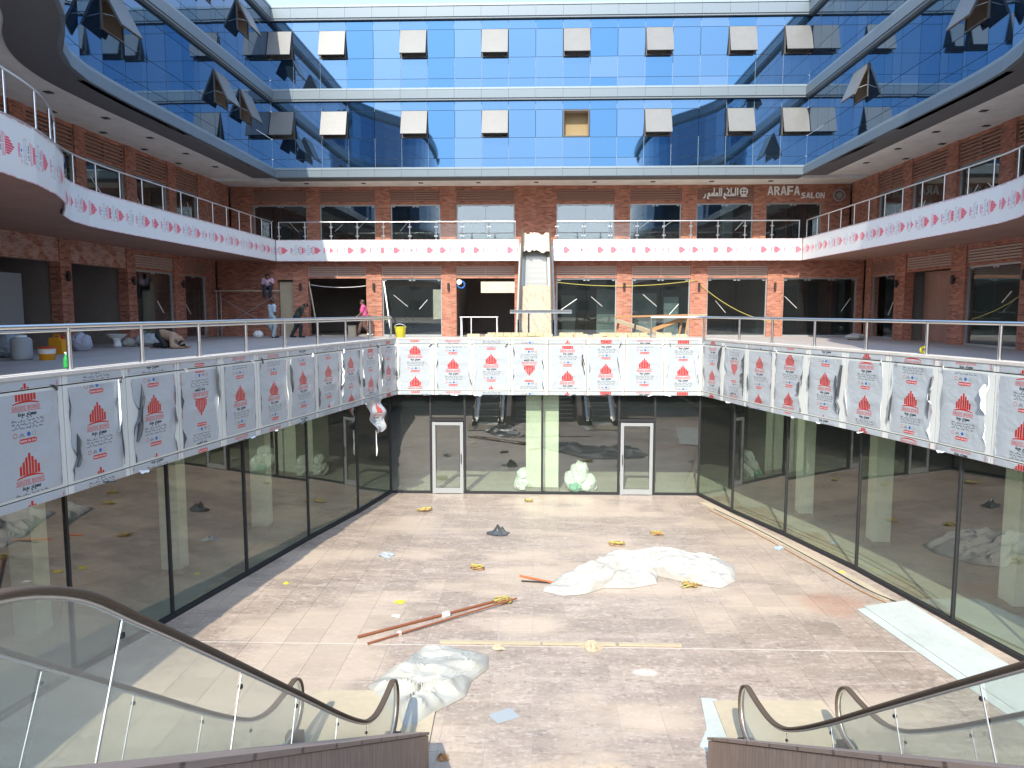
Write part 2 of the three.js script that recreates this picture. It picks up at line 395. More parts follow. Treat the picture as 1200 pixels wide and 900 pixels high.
const wingCurve = planCurve([[-12.05, -34.4], [-12.05, -30], [-12.05, -25], [-12.05, -21.5], [-11.93, -19.7], [-11.6, -18.4], [-11.0, -17.2], [-10.16, -16.05], [-9.5, -14.85], [-9.0, -13.6], [-8.7, -12.2], [-8.5, -10.5], [-8.4, -8], [-8.5, -5], [-8.8, -2], [-9.4, 0.3], [-10.5, 2.5], [-12, 4]]);
const WL = wingCurve.getLength(), WN = Math.round(WL / 1.215);
const wing = sampled(wingCurve, WN), wingFine = sampled(wingCurve, 140);

// ground beyond and below everything, with the excavation left open
structure('ground', planSlab([[-420, 420], [420, 420], [420, -420], [-420, -420]], 4.0, 4.24, [[[-20.3, 12], [20.3, 12], [20.3, -43.4], [-20.3, -43.4]]]), M.sandy, 'sandy ground around the building');

// basement floor: slab, then 0.6 m tiles laid over it in the court
const baseFloor = structure('basement_floor', box(-20, 20, -0.4, -0.013, -43, 8), M.basementScreed, 'dusty stone tiled floor of the sunken court');
{
  const inCourt = (x, z) => {
    const t = clamp01((z + 22) / 20), l = -4.9 - 2.9 * Math.sqrt(t), r = 5.4 + 3.6 * Math.sqrt(t);
    return x > l && x < r && z > -22.4 && z < -4.2;
  };
  const tones = [1.0, 0.95, 1.05, 0.98, 1.02, 0.92].map((k) => mat(k, k, k * 0.995, 0.78, { map: floorMap, roughnessMap: grime }));
  const cells = [];
  for (let i = -16; i < 18; i++) for (let j = -18; j < 14; j++) {
    const x = -0.04 + i * 0.6 + 0.3, z = -11.9 + j * 0.6 + 0.3;
    if (inCourt(x, z)) {
      const seen = z < -8.3 && Math.abs(x - 0.3) < -z * 0.75 ? 1 : 0;
      cells.push([x, z, seen * (40 + z)]);
    }
  }
  cells.sort((a, b) => b[2] - a[2]);
  const rest = [];
  cells.forEach(([x, z], k) => {
    const g = 0.0035, top = rr(-0.001, 0.001);
    const b = floorUV(box(x - 0.3 + g, x + 0.3 - g, -0.02, top, z - 0.3 + g, z + 0.3 - g));
    const m = tones[Math.floor(rnd() * tones.length)];
    if (k < 300) part(baseFloor, 'tile', b, m); else rest.push(b);
  });
  const r = part(baseFloor, 'floor_tiles', join(rest), tones[0]);
  r.userData.kind = 'stuff';
}
part(baseFloor, 'grout_bed', planSlab([[-4.5, -22.35], [-6.2, -15.5], [-7.3, -10.5], [-8.0, -4.3], [9, -4.3], [7.9, -10.5], [7.0, -15.5], [5.0, -22.35]], -0.012, -0.007), M.grout);
// pale control joint across the court
part(baseFloor, 'control_joint', box(-6.4, 7.4, 0.0015, 0.004, -11.909, -11.891), mat(0.56, 0.52, 0.46, 0.8));

// walkway slab at street level round the court
const courtHole = [...offset(courtLeft, -0.12), [-7.32, 9], [8.82, 9], ...offset(courtRight, 0.12).reverse()].map(([x, z]) => [x, Math.max(z, z < -21 ? -99 : z) - (z < -21.5 ? 0.14 : 0)]);
structure('walkway', planSlab([[-20.4, 12], [20.4, 12], [20.4, -43.5], [-20.4, -43.5]], 3.3, Y_GROUND, [courtHole]), M.walk, 'grey paved walkway around the sunken court');
structure('basement_ceiling', planSlab([[-19.9, 10.5], [19.9, 10.5], [19.9, -43], [-19.9, -43]], 3.26, 3.295, [courtHole.map(([x, z]) => [x, z])]), M.darkConcrete, 'bare concrete ceiling of the basement');
structure('landing_floor', box(-7.15, 8.65, 3.2, Y_NEAR, -1.15, 8.9), M.walk, 'paved landing at the head of the stairs');
structure('basement_wall', join([box(-20.3, -20, -0.2, 4.0, -43.4, 11), box(20, 20.3, -0.2, 4.0, -43.4, 11), box(-20, 20, -0.2, 4.0, -43.4, -43.1), box(-20, 20, -0.2, 4.0, 10.7, 11)]), M.darkConcrete, 'bare concrete walls of the basement');

// ---------------------------------------------------------------- cladding round the court edge
function jagged(w, h, kind) {                             // outline of a film sheet, torn at its sides
  const pts = [], n = 16, side = (s, base, amp, bite) => {
    const out = [];
    let q = rr(0, 10);
    const by = rr(0.2, 0.8), bw = rr(0.12, 0.3);
    for (let i = 0; i <= n; i++) {
      const t = i / n; q += rr(0.2, 0.9);
      let d = base + amp * Math.abs(Math.sin(q)) * rnd();
      const b = Math.max(0, 1 - Math.abs(t - by) / bw); d += bite * b * b * (3 - 2 * b);
      if (i === 0 || i === n) d += 0.02 * rnd();
      out.push([s * (w / 2 - Math.min(d, w * 0.42)), -h / 2 + 0.03 + t * (h - 0.06)]);
    }
    return out;
  };
  const L = side(-1, rr(0.02, 0.09), kind > 0 ? 0.035 : 0.012, kind === 2 ? rr(0.05, 0.17) : 0);
  const R = side(1, rr(0.03, 0.12), kind > 0 ? 0.045 : 0.012, kind >= 1 ? rr(0.03, 0.15) : 0);
  return { pts: [...L, ...R.reverse()], L, R };
}
function filmMesh(outline, w, v0, up) {
  const s = new THREE.Shape(outline.map(([x, y]) => new THREE.Vector2(x, y)));
  const g = new THREE.ShapeGeometry(s), p = g.attributes.position, uv = g.attributes.uv;
  for (let i = 0; i < p.count; i++) uv.setXY(i, up ? 0.5 + p.getX(i) / 1.15 : 0.5 - p.getX(i) / 1.15, up ? v0 + p.getY(i) / 0.95 : v0 - p.getY(i) / 0.95);
  return g;
}
function flapMesh(len, wide, curl) {                      // torn strip that curls off the sheet, hinged along y at x = 0
  const a = 9, b = 4, pos = [], idx = [];
  for (let i = 0; i <= a; i++) for (let j = 0; j <= b; j++) {
    const t = i / a, u = j / b, wd = wide * Math.sin(Math.PI * Math.min(1, 0.12 + 0.88 * t)) * (0.75 + 0.25 * Math.sin(9 * t));
    const th = curl * u;
    pos.push(wd * Math.sin(th) / curl, (t - 0.5) * len, wd * (1 - Math.cos(th)) / curl + 0.006 + 0.012 * Math.sin(7 * t + 3 * u) * u);
  }
  for (let i = 0; i < a; i++) for (let j = 0; j < b; j++) { const k = i * (b + 1) + j; idx.push(k, k + 1, k + b + 1, k + 1, k + b + 2, k + b + 1); }
  const g = new THREE.BufferGeometry();
  g.setAttribute('position', new THREE.Float32BufferAttribute(pos, 3));
  g.setAttribute('uv', new THREE.Float32BufferAttribute(pos.flatMap((_, i) => i % 3 === 0 ? [pos[i], pos[i + 1]] : []), 2));
  g.setIndex(idx); g.computeVertexNormals();
  return g;
}
function cladding(pts, label, outward, skip = 0) {
  const base = pts[Math.floor(pts.length / 2)];
  const t = thing('cladding_fascia', label, 'cladding', [base[0], Y_FASCIA, base[1]]);
  const H = Y_KERB - 0.05 - Y_FASCIA;
  for (let i = skip; i < pts.length - 1; i++) {
    const [ax, az] = pts[i], [bx, bz] = pts[i + 1], L = Math.hypot(bx - ax, bz - az);
    const p = new THREE.Group(); p.name = 'cladding_panel';
    p.position.set((ax + bx) / 2 - base[0], 0, (az + bz) / 2 - base[1]);
    const nx = (bz - az) / L * outward, nz = -(bx - ax) / L * outward;
    p.rotation.y = Math.atan2(nx, nz); t.add(p);
    const w = L - 0.016, hMain = H - 0.27;
    part(p, 'panel_sheet', join([cbox(0, 0.13 + hMain / 2, -0.02, w, hMain - 0.008, 0.04), cbox(0, H - 0.065, -0.02, w, 0.122, 0.04), cbox(0, 0.06, -0.02, w, 0.112, 0.04)]), M.bareWhite);
    const kind = rnd() < 0.15 ? 0 : rnd() < 0.55 ? 1 : 2, up = rnd() > 0.14, v0 = rnd();
    const o = jagged(Math.min(w, 1.17), hMain - 0.02, kind);
    const f = part(p, 'protective_film', filmMesh(o.pts, w, v0, up), M.film);
    f.position.set(0, 0.13 + hMain / 2, 0.006);
    const st = new THREE.PlaneGeometry(w * rr(0.8, 0.98), 0.1); { const q = st.attributes.uv, pp = st.attributes.position; for (let k = 0; k < 4; k++) q.setXY(k, 0.5 + pp.getX(k) / 1.15, (up ? v0 : -v0) + 0.86 + pp.getY(k) / 0.95); }
    part(p, 'protective_film', st, M.film).position.set(0, H - 0.066, 0.005);
    const sb = st.clone(); part(p, 'protective_film', sb, M.film).position.set(0, 0.06, 0.005);
    // lips of film lifting along both torn edges
    for (const [e, sgn] of [[o.L, -1], [o.R, 1]]) {
      const pp = [], ii = []; let q = rr(0, 6);
      const lift = kind === 0 ? 0.35 : 1;
      e.forEach(([x, y]) => { q += rr(0.3, 1.1); const wl = lift * Math.max(0, Math.sin(q)) * rr(0.015, 0.055); pp.push(x - sgn * 0.002, y, 0.0075, x - sgn * wl * 0.8, y + rr(-0.01, 0.01), 0.009 + wl * 0.75); });
      for (let k = 0; k < e.length - 1; k++) ii.push(2 * k, 2 * k + 1, 2 * k + 2, 2 * k + 1, 2 * k + 3, 2 * k + 2);
      const g = new THREE.BufferGeometry(); g.setAttribute('position', new THREE.Float32BufferAttribute(pp, 3)); g.setIndex(ii);
      const lip = part(p, 'torn_edge', metreUV(g), rnd() < 0.6 ? M.filmBack : M.filmWhite); lip.position.set(0, 0.13 + hMain / 2, 0);
    }
    // strips of film curling away from the torn edges
    const flaps = kind === 0 ? (rnd() < 0.5 ? 1 : 0) : 1 + Math.floor(rnd() * 3);
    for (let k = 0; k < flaps; k++) {
      const right = rnd() < 0.62, e = right ? o.R : o.L, at = e[2 + Math.floor(rnd() * (e.length - 4))];
      const fl = part(p, 'torn_flap', flapMesh(rr(0.25, 0.9), rr(0.05, 0.16), rr(1.2, 2.8)), rnd() < 0.78 ? M.filmBack : M.filmWhite);
      fl.position.set(at[0], 0.13 + hMain / 2 + at[1] * 0.7, 0.008);
      fl.rotation.z = rr(-0.22, 0.22) + (right ? Math.PI : 0);
    }
    if (rnd() < 0.6) { const fl = part(p, 'torn_flap', flapMesh(rr(0.12, 0.3), rr(0.04, 0.1), rr(0.8, 2.4)), rnd() < 0.4 ? M.filmBack : M.filmWhite); fl.position.set(rr(-0.45, 0.45), 0.02, 0.012); fl.rotation.z = -Math.PI / 2 + rr(-0.3, 0.3); }
    if (rnd() < 0.7) { const fl = part(p, 'torn_flap', flapMesh(rr(0.08, 0.16), rr(0.04, 0.08), 1.6), rnd() < 0.6 ? M.filmBack : M.filmWhite); fl.position.set((rnd() < 0.5 ? -1 : 1) * rr(0.4, 0.52), H - 0.15, 0.01); fl.rotation.z = rr(-1, 1); }
  }
  // sub-frame and coping behind and above the sheets
  const inn = offset(pts, -0.045 * outward), back = offset(pts, -0.32 * outward), cop = offset(pts, 0.015 * outward);
  wpart(t, 'backing', planSlab([...inn, ...[...back].reverse()], Y_FASCIA + 0.03, Y_KERB - 0.05), M.joint);
  wpart(t, 'coping', planSlab([...cop, ...[...back].reverse()], Y_KERB - 0.05, Y_KERB), M.kerbTop);
  return t;
}
cladding(courtLeft, 'film covered white cladding fascia under the railing where people work', 1);
const backEdge = []; for (let i = 0; i <= 8; i++) backEdge.push([-4.15 + (4.9 + 4.15) * i / 8, -21.95]);
cladding(backEdge, 'sunlit film covered white cladding fascia above the two glass doors', -1);
cladding(courtRight, 'film covered white cladding fascia above the white boards on the floor', -1);

// ---------------------------------------------------------------- glass walls of the sunken court
function glassRun(t, pts, outward, y0, y1) {
  for (let i = 0; i < pts.length - 1; i++) {
    const [ax, az] = pts[i], [bx, bz] = pts[i + 1], L = Math.hypot(bx - ax, bz - az);
    const turn = Math.atan2((bz - az) / L * outward, -(bx - ax) / L * outward);
    const pane = part(t, 'pane', new THREE.PlaneGeometry(L - 0.05, y1 - y0), M.courtGlass);
    pane.position.set((ax + bx) / 2 - t.position.x, (y0 + y1) / 2, (az + bz) / 2 - t.position.z);
    pane.rotation.set(rr(-0.002, 0.002), turn + rr(-0.003, 0.003), 0);
    wpart(t, 'mullion', cbox(ax, (y0 + y1) / 2, az, 0.055, y1 - y0, 0.055), M.black).rotation.y = 0;
    wpart(t, 'head_profile', beam([ax, y1 + 0.13, az], [bx, y1 + 0.13, bz], 0.12, 0.26), M.black);
    wpart(t, 'sill', beam([ax, y0 - 0.03, az], [bx, y0 - 0.03, bz], 0.09, 0.08), M.black);
  }
}
{
  const L = [[-4.42, -22.2], [-4.89, -19.92], [-5.53, -17.53], [-6.09, -15.05], [-6.6, -12.85], [-7.09, -10.73], [-7.5, -8.5], [-7.8, -6.2], [-8.0, -3.8], [-8.1, -1.4]];
  const R = [[4.92, -22.2], [5.46, -20.34], [6.2, -18.2], [6.92, -15.77], [7.48, -13.07], [8.0, -10.7], [8.45, -8.3], [8.8, -5.8], [9.0, -3.4], [9.1, -1.2]];
  const a = thing('glass_wall', 'dark green glass wall below the fascia, its floor strip in shadow', 'glass wall', [-6.6, 0, -12.85]); glassRun(a, L, 1, 0.07, 3.04);
  const b = thing('glass_wall', 'dark green glass wall beside the white boards on the floor', 'glass wall', [7.32, 0, -13.07]); glassRun(b, R, -1, 0.07, 3.04);
  const c = thing('glass_wall', 'glass wall with two silver framed doors and pale pillar behind', 'glass wall', [0.2, 0, -22.2]);
  const xs = [-4.42, -3.18, -2.14, 0.2, 2.51, 3.58, 4.92];
  for (let i = 0; i < 6; i++) {
    const [p, q] = [xs[i], xs[i + 1]], door = i === 1 || i === 4;
    if (i) wpart(c, 'mullion', box(p - 0.03, p + 0.03, 0, 3.3, -22.24, -22.16), M.black);
    if (!door) {
      const pane = part(c, 'pane', new THREE.PlaneGeometry(q - p - 0.06, 3.2), M.courtGlass);
      pane.position.set((p + q) / 2 - 0.2, 1.7, 0); pane.rotation.set(rr(-0.002, 0.002), rr(-0.003, 0.003), 0);
      wpart(c, 'sill', box(p + 0.03, q - 0.03, 0, 0.07, -22.23, -22.17), M.black);
    } else {
      const pane = part(c, 'pane', new THREE.PlaneGeometry(q - p - 0.06, 0.92), M.courtGlass); pane.position.set((p + q) / 2 - 0.2, 2.8, 0);
      wpart(c, 'transom', box(p + 0.03, q - 0.03, 2.24, 2.32, -22.24, -22.16), M.black);
      const d = new THREE.Group(); d.name = 'door'; d.position.set((p + q) / 2 - 0.2, 0, 0.03); c.add(d);
      const w = (q - p) / 2 - 0.05;
      part(d, 'frame', join([cbox(-w + 0.05, 1.11, 0, 0.1, 2.2, 0.07), cbox(w - 0.05, 1.11, 0, 0.1, 2.2, 0.07), cbox(0, 2.16, 0, 2 * w - 0.2, 0.09, 0.07), cbox(0, 0.1, 0, 2 * w - 0.2, 0.16, 0.07)]), M.alu);
      part(d, 'door_glass', new THREE.PlaneGeometry(2 * w - 0.24, 1.9), M.courtGlass).position.set(0, 1.16, 0);
      part(d, 'handle', join([rod([0, 0.95, 0.09], [0, 1.25, 0.09], 0.012), rod([0, 0.98, 0.03], [0, 0.98, 0.09], 0.01), rod([0, 1.22, 0.03], [0, 1.22, 0.09], 0.01)]), M.black).position.x = i === 1 ? w - 0.06 : -w + 0.06;
    }
  }
}
// pillars and leftovers inside the basement shops
const pillarAt = [[0.21, -22.95, 0.5, 0.36, 'pale square pillar behind the glass between two doors'], [-7.7, -15.2, 0.2, 0.2, 'pale pillar behind dark glass under the fascia where people work'], [-7.0, -18.4, 0.2, 0.2, 'pale pillar behind dark glass under the fascia where people work'], [-8.6, -12.0, 0.2, 0.2, 'pale pillar behind dark glass under the fascia where people work'], [9.1, -13.8, 0.24, 0.24, 'pale pillar inside the glass wall beside the white boards'], [8.2, -17.6, 0.2, 0.2, 'pale pillar inside the glass wall beside the white boards'], [7.3, -20.0, 0.18, 0.18, 'pale pillar inside the glass wall beside the white boards']];
pillarAt.forEach(([x, z, a, b, label], i) => {
  const p = thing('pillar', label, 'pillar', [x, 0, z], i ? (i < 4 ? 'pillars behind the shaded glass wall' : 'pillars behind the glass wall by the boards') : undefined);
  part(p, 'shaft', box(-a, a, 0.12, 3.29, -b, b), M.column);
  part(p, 'plinth', box(-a - 0.02, a + 0.02, -0.006, 0.12, -b - 0.02, b + 0.02), M.concrete);
});

// ---------------------------------------------------------------- buildings
const ROWS = [[0.0, 0.40], [0.40, 1.30], [1.30, 2.51], [2.51, 2.94]];   // pane rows of a storey, from its sill
const STOREYS = [12.0, 15.49];
const paneGeo = {};
function paneShape(w, h) { const k = w.toFixed(3) + h.toFixed(3); return paneGeo[k] ??= new THREE.BoxGeometry(w, h, 0.014); }
// one bay of curtain wall between plan points a and b; normal to the court given by outward
function curtainBay(t, a, b, outward, openAt) {
  const L = Math.hypot(b[0] - a[0], b[1] - a[1]), cx = (a[0] + b[0]) / 2 - t.position.x, cz = (a[1] + b[1]) / 2 - t.position.z;
  const nx = (b[1] - a[1]) / L * outward, nz = -(b[0] - a[0]) / L * outward, turn = Math.atan2(nx, nz);
  const tint = curtain[Math.floor(rnd() * curtain.length)];
  STOREYS.forEach((y0, s) => ROWS.forEach(([r0, r1], r) => {
    const mode = r === 2 ? openAt?.[s] : 0, y = y0 + (r0 + r1) / 2 - t.position.y;
    if (!mode) {
      const p = part(t, 'window_pane', paneShape(L - 0.018, r1 - r0 - 0.018), rnd() < 0.8 ? tint : curtain[Math.floor(rnd() * 4)]);
      p.position.set(cx, y, cz); p.rotation.set(rr(-0.0016, 0.0016), turn + rr(-0.0022, 0.0022), 0, 'YXZ');
      return;
    }
    const w = L - 0.03, h = r1 - r0 - 0.03;
    const g = new THREE.Group(); g.name = 'awning_window'; g.position.set(cx, y, cz); g.rotation.y = turn; t.add(g);
    part(g, 'reveal', join([cbox(0, h / 2 - 0.02, -0.25, w, 0.04, 0.5), cbox(0, -h / 2 + 0.02, -0.25, w, 0.04, 0.5), cbox(-w / 2 + 0.02, 0, -0.25, 0.04, h - 0.08, 0.5), cbox(w / 2 - 0.02, 0, -0.25, 0.04, h - 0.08, 0.5)]), M.reveal);
    part(g, 'room', cbox(0, 0, -0.52, w, h, 0.04), mode === 2 ? M.roomBeige : M.reveal);
    part(g, 'frame', join([cbox(0, h / 2 - 0.025, 0.01, w, 0.05, 0.05), cbox(0, -h / 2 + 0.025, 0.01, w, 0.05, 0.05), cbox(-w / 2 + 0.025, 0, 0.01, 0.05, h - 0.1, 0.05), cbox(w / 2 - 0.025, 0, 0.01, 0.05, h - 0.1, 0.05)]), M.sashFrame);
    if (mode === 2) return;
    const open = (mode === 3 ? 0.42 : 0.33) + rr(-0.05, 0.06);
    const rot = (geo) => { geo.translate(0, -h / 2, 0); geo.rotateX(-open); geo.translate(0, h / 2, 0.05); return geo; };
    part(g, 'sash', rot(cbox(0, 0, 0, w - 0.02, h - 0.02, 0.02)), M.sash);
    part(g, 'sash_frame', rot(join([cbox(0, h / 2 - 0.03, -0.035, w - 0.03, 0.05, 0.045), cbox(0, -h / 2 + 0.03, -0.035, w - 0.03, 0.05, 0.045), cbox(-w / 2 + 0.04, 0, -0.035, 0.05, h - 0.12, 0.045), cbox(w / 2 - 0.04, 0, -0.035, 0.05, h - 0.12, 0.045)])), M.sashFrame);
    const dy = Math.cos(open) * h * 0.8, dz = Math.sin(open) * h * 0.8;
    for (const e of [-1, 1]) part(g, 'stay', rod([e * (w / 2 - 0.06), h / 2 - 0.75, 0.03], [e * (w / 2 - 0.06), h / 2 - dy, dz], 0.012, 6), M.alu);
  }));
  // metal bands above and below the storeys: a cover panel, a dark drip below it, a pale capping above
  const bar = (y0, y1, out, m, name) => { const p = part(t, name, new THREE.BoxGeometry(L - 0.008, y1 - y0, out + 0.1), m); p.position.set(cx + nx * (out - 0.1) / 2, (y0 + y1) / 2 - t.position.y, cz + nz * (out - 0.1) / 2); p.rotation.y = turn; };
  bar(11.57, 11.88, 0.2, M.band, 'band_panel'); bar(11.905, 11.995, 0.16, M.bandLight, 'band_cap');
  bar(15.0, 15.36, 0.2, M.band, 'band_panel'); bar(15.385, 15.47, 0.16, M.bandLight, 'band_cap');
  bar(18.5, 18.92, 0.2, M.band, 'band_panel'); bar(18.945, 19.04, 0.22, M.bandLight, 'band_cap');
}
function longBand(t, pts, outward, y0, y1, o0, o1, m, name) {
  const a = offset(pts, o0 * outward), b = offset(pts, o1 * outward);
  return wpart(t, name, planSlab([...a, ...[...b].reverse()], y0, y1), m);
}
// brick shop wall; B maps (u0,u1,y0,y1,n0,n1) to a box, n counted towards the court
function louvre(t, B, u0, u1, y0, y1, pale, rusty) {
  const g = new THREE.Group(); g.name = 'louvre'; t.add(g);
  wpart(g, 'louvre_back', B(u0, u1, y0, y1, -0.16, -0.12), M.louvreBack);
  const n = 5, m = (u0 + u1) / 2;
  for (let i = 0; i < n; i++) { const y = y0 + (i + 0.5) * (y1 - y0) / n; wpart(g, 'slat', B(u0 + 0.01, u1 - 0.01, y - 0.03, y + 0.03, -0.1, -0.02), pale ? M.slatPale : M.slatMetal); }
  for (const [p, q] of [[m - 0.02, m + 0.02], [u0, u0 + 0.03], [u1 - 0.03, u1]]) wpart(g, 'stile', B(p, q, y0, y1, -0.09, -0.01), pale ? M.slatPale : M.slatMetal);
}
const onWall = (B, u, y, n) => { const g = B(u - 0.001, u + 0.001, y - 0.001, y + 0.001, n - 0.001, n + 0.001); g.computeBoundingBox(); return g.boundingBox.getCenter(V3(0, 0, 0)).toArray(); };
function tapeOn(B, u, y, len, ang) { const dx = Math.cos(ang) * len / 2, dy = Math.sin(ang) * len / 2; return beam(onWall(B, u - dx, y - dy, -0.104), onWall(B, u + dx, y + dy, -0.104), 0.005, 0.045); }
function shopWall(t, B, u0, u1, y0, y1, opens, brick, lou, opt = {}) {
  let at = u0;
  for (const o of [...opens, null]) {
    const end = o ? o.a : u1;
    if (end - at > 0.01) wpart(t, 'pier', B(at, end, y0, y1, -0.32, 0.05), brick);
    if (!o) break;
    at = o.b;
    const top = o.top, hasL = o.louvre !== false;
    if (hasL) {
      wpart(t, 'lintel', join([B(o.a, o.b, top, lou[0], -0.3, 0), B(o.a, o.b, lou[1], y1, -0.3, 0), B(o.a, o.b, lou[0], lou[1], -0.3, -0.17)]), brick);
      louvre(t, B, o.a + 0.01, o.b - 0.01, lou[0], lou[1], o.pale ?? opt.pale);
    } else wpart(t, 'lintel', B(o.a, o.b, top, y1, -0.3, o.dusty ? 0.01 : 0), o.dusty ? M.brickDusty : brick);
    if (o.kind === 'glass') {
      const g = new THREE.Group(); g.name = 'shop_window'; t.add(g);
      wpart(g, 'frame', join([B(o.a, o.b, top - 0.06, top, -0.15, -0.06), B(o.a, o.a + 0.05, y0, top - 0.06, -0.15, -0.06), B(o.b - 0.05, o.b, y0, top - 0.06, -0.15, -0.06), B(o.a + 0.05, o.b - 0.05, y0, y0 + 0.08, -0.15, -0.06)]), M.alu);
      const n = o.panes ?? 2;
      for (let i = 0; i < n; i++) {
        const p0 = o.a + 0.05 + (o.b - o.a - 0.1) * i / n, p1 = o.a + 0.05 + (o.b - o.a - 0.1) * (i + 1) / n;
        if (o.gap === i) continue;
        wpart(g, 'pane', B(p0 + 0.006, p1 - 0.006, y0 + 0.08, top - 0.06, -0.112, -0.108), opt.glass ?? M.shopGlass);
        wpart(g, 'fitting', join([B(p0 + 0.03, p0 + 0.15, top - 0.12, top - 0.06, -0.125, -0.095), B(p1 - 0.15, p1 - 0.03, top - 0.12, top - 0.06, -0.125, -0.095)]), M.alu);
        if (rnd() < 0.75) wpart(g, 'tape', tapeOn(B, (p0 + p1) / 2 + rr(-0.2, 0.2), y0 + (top - y0) * rr(0.45, 0.62), rr(0.5, 0.9), rr(0.6, 1.0) * (rnd() < 0.75 ? 1 : -1)), M.tape);
      }
    }
    if (o.kind === 'infill') wpart(t, 'infill_wall', B(o.a, o.b, y0, top, -0.9, -0.75), M.brownPlaster);
  }
}
const back = (z) => (u0, u1, y0, y1, n0, n1) => box(u0, u1, y0, y1, z + n0, z + n1);
const side = (s) => (u0, u1, y0, y1, n0, n1) => s > 0 ? box(-X_WALL + n0, -X_WALL + n1, y0, y1, u0, u1) : box(X_WALL - n1, X_WALL - n0, y0, y1, u0, u1);

function fasciaPanels(t, pts, outward, y0, y1, u0 = 0) {
  let s = u0;
  for (let i = 0; i < pts.length - 1; i++) {
    const [ax, az] = pts[i], [bx, bz] = pts[i + 1], L = Math.hypot(bx - ax, bz - az), h = y1 - y0;
    const g = new THREE.BoxGeometry(L - 0.006, h, 0.03), p = g.attributes.position, uv = g.attributes.uv;
    for (let k = 0; k < p.count; k++) uv.setXY(k, 0.5 + p.getY(k) / 1.02, (s + outward * p.getX(k)) / 0.95 * (outward > 0 ? 1 : -1));
    const o = part(t, 'fascia_panel', g, M.banner);
    o.position.set((ax + bx) / 2 - t.position.x, (y0 + y1) / 2 - t.position.y, (az + bz) / 2 - t.position.z);
    o.rotation.y = Math.atan2((bz - az) / L * outward, -(bx - ax) / L * outward);
    s += L;
  }
}
function downlights(t, list, y) { for (const [x, z] of list) wpart(t, 'downlight', cbox(x, y - 0.012, z, 0.2, 0.024, 0.2), M.slot); }

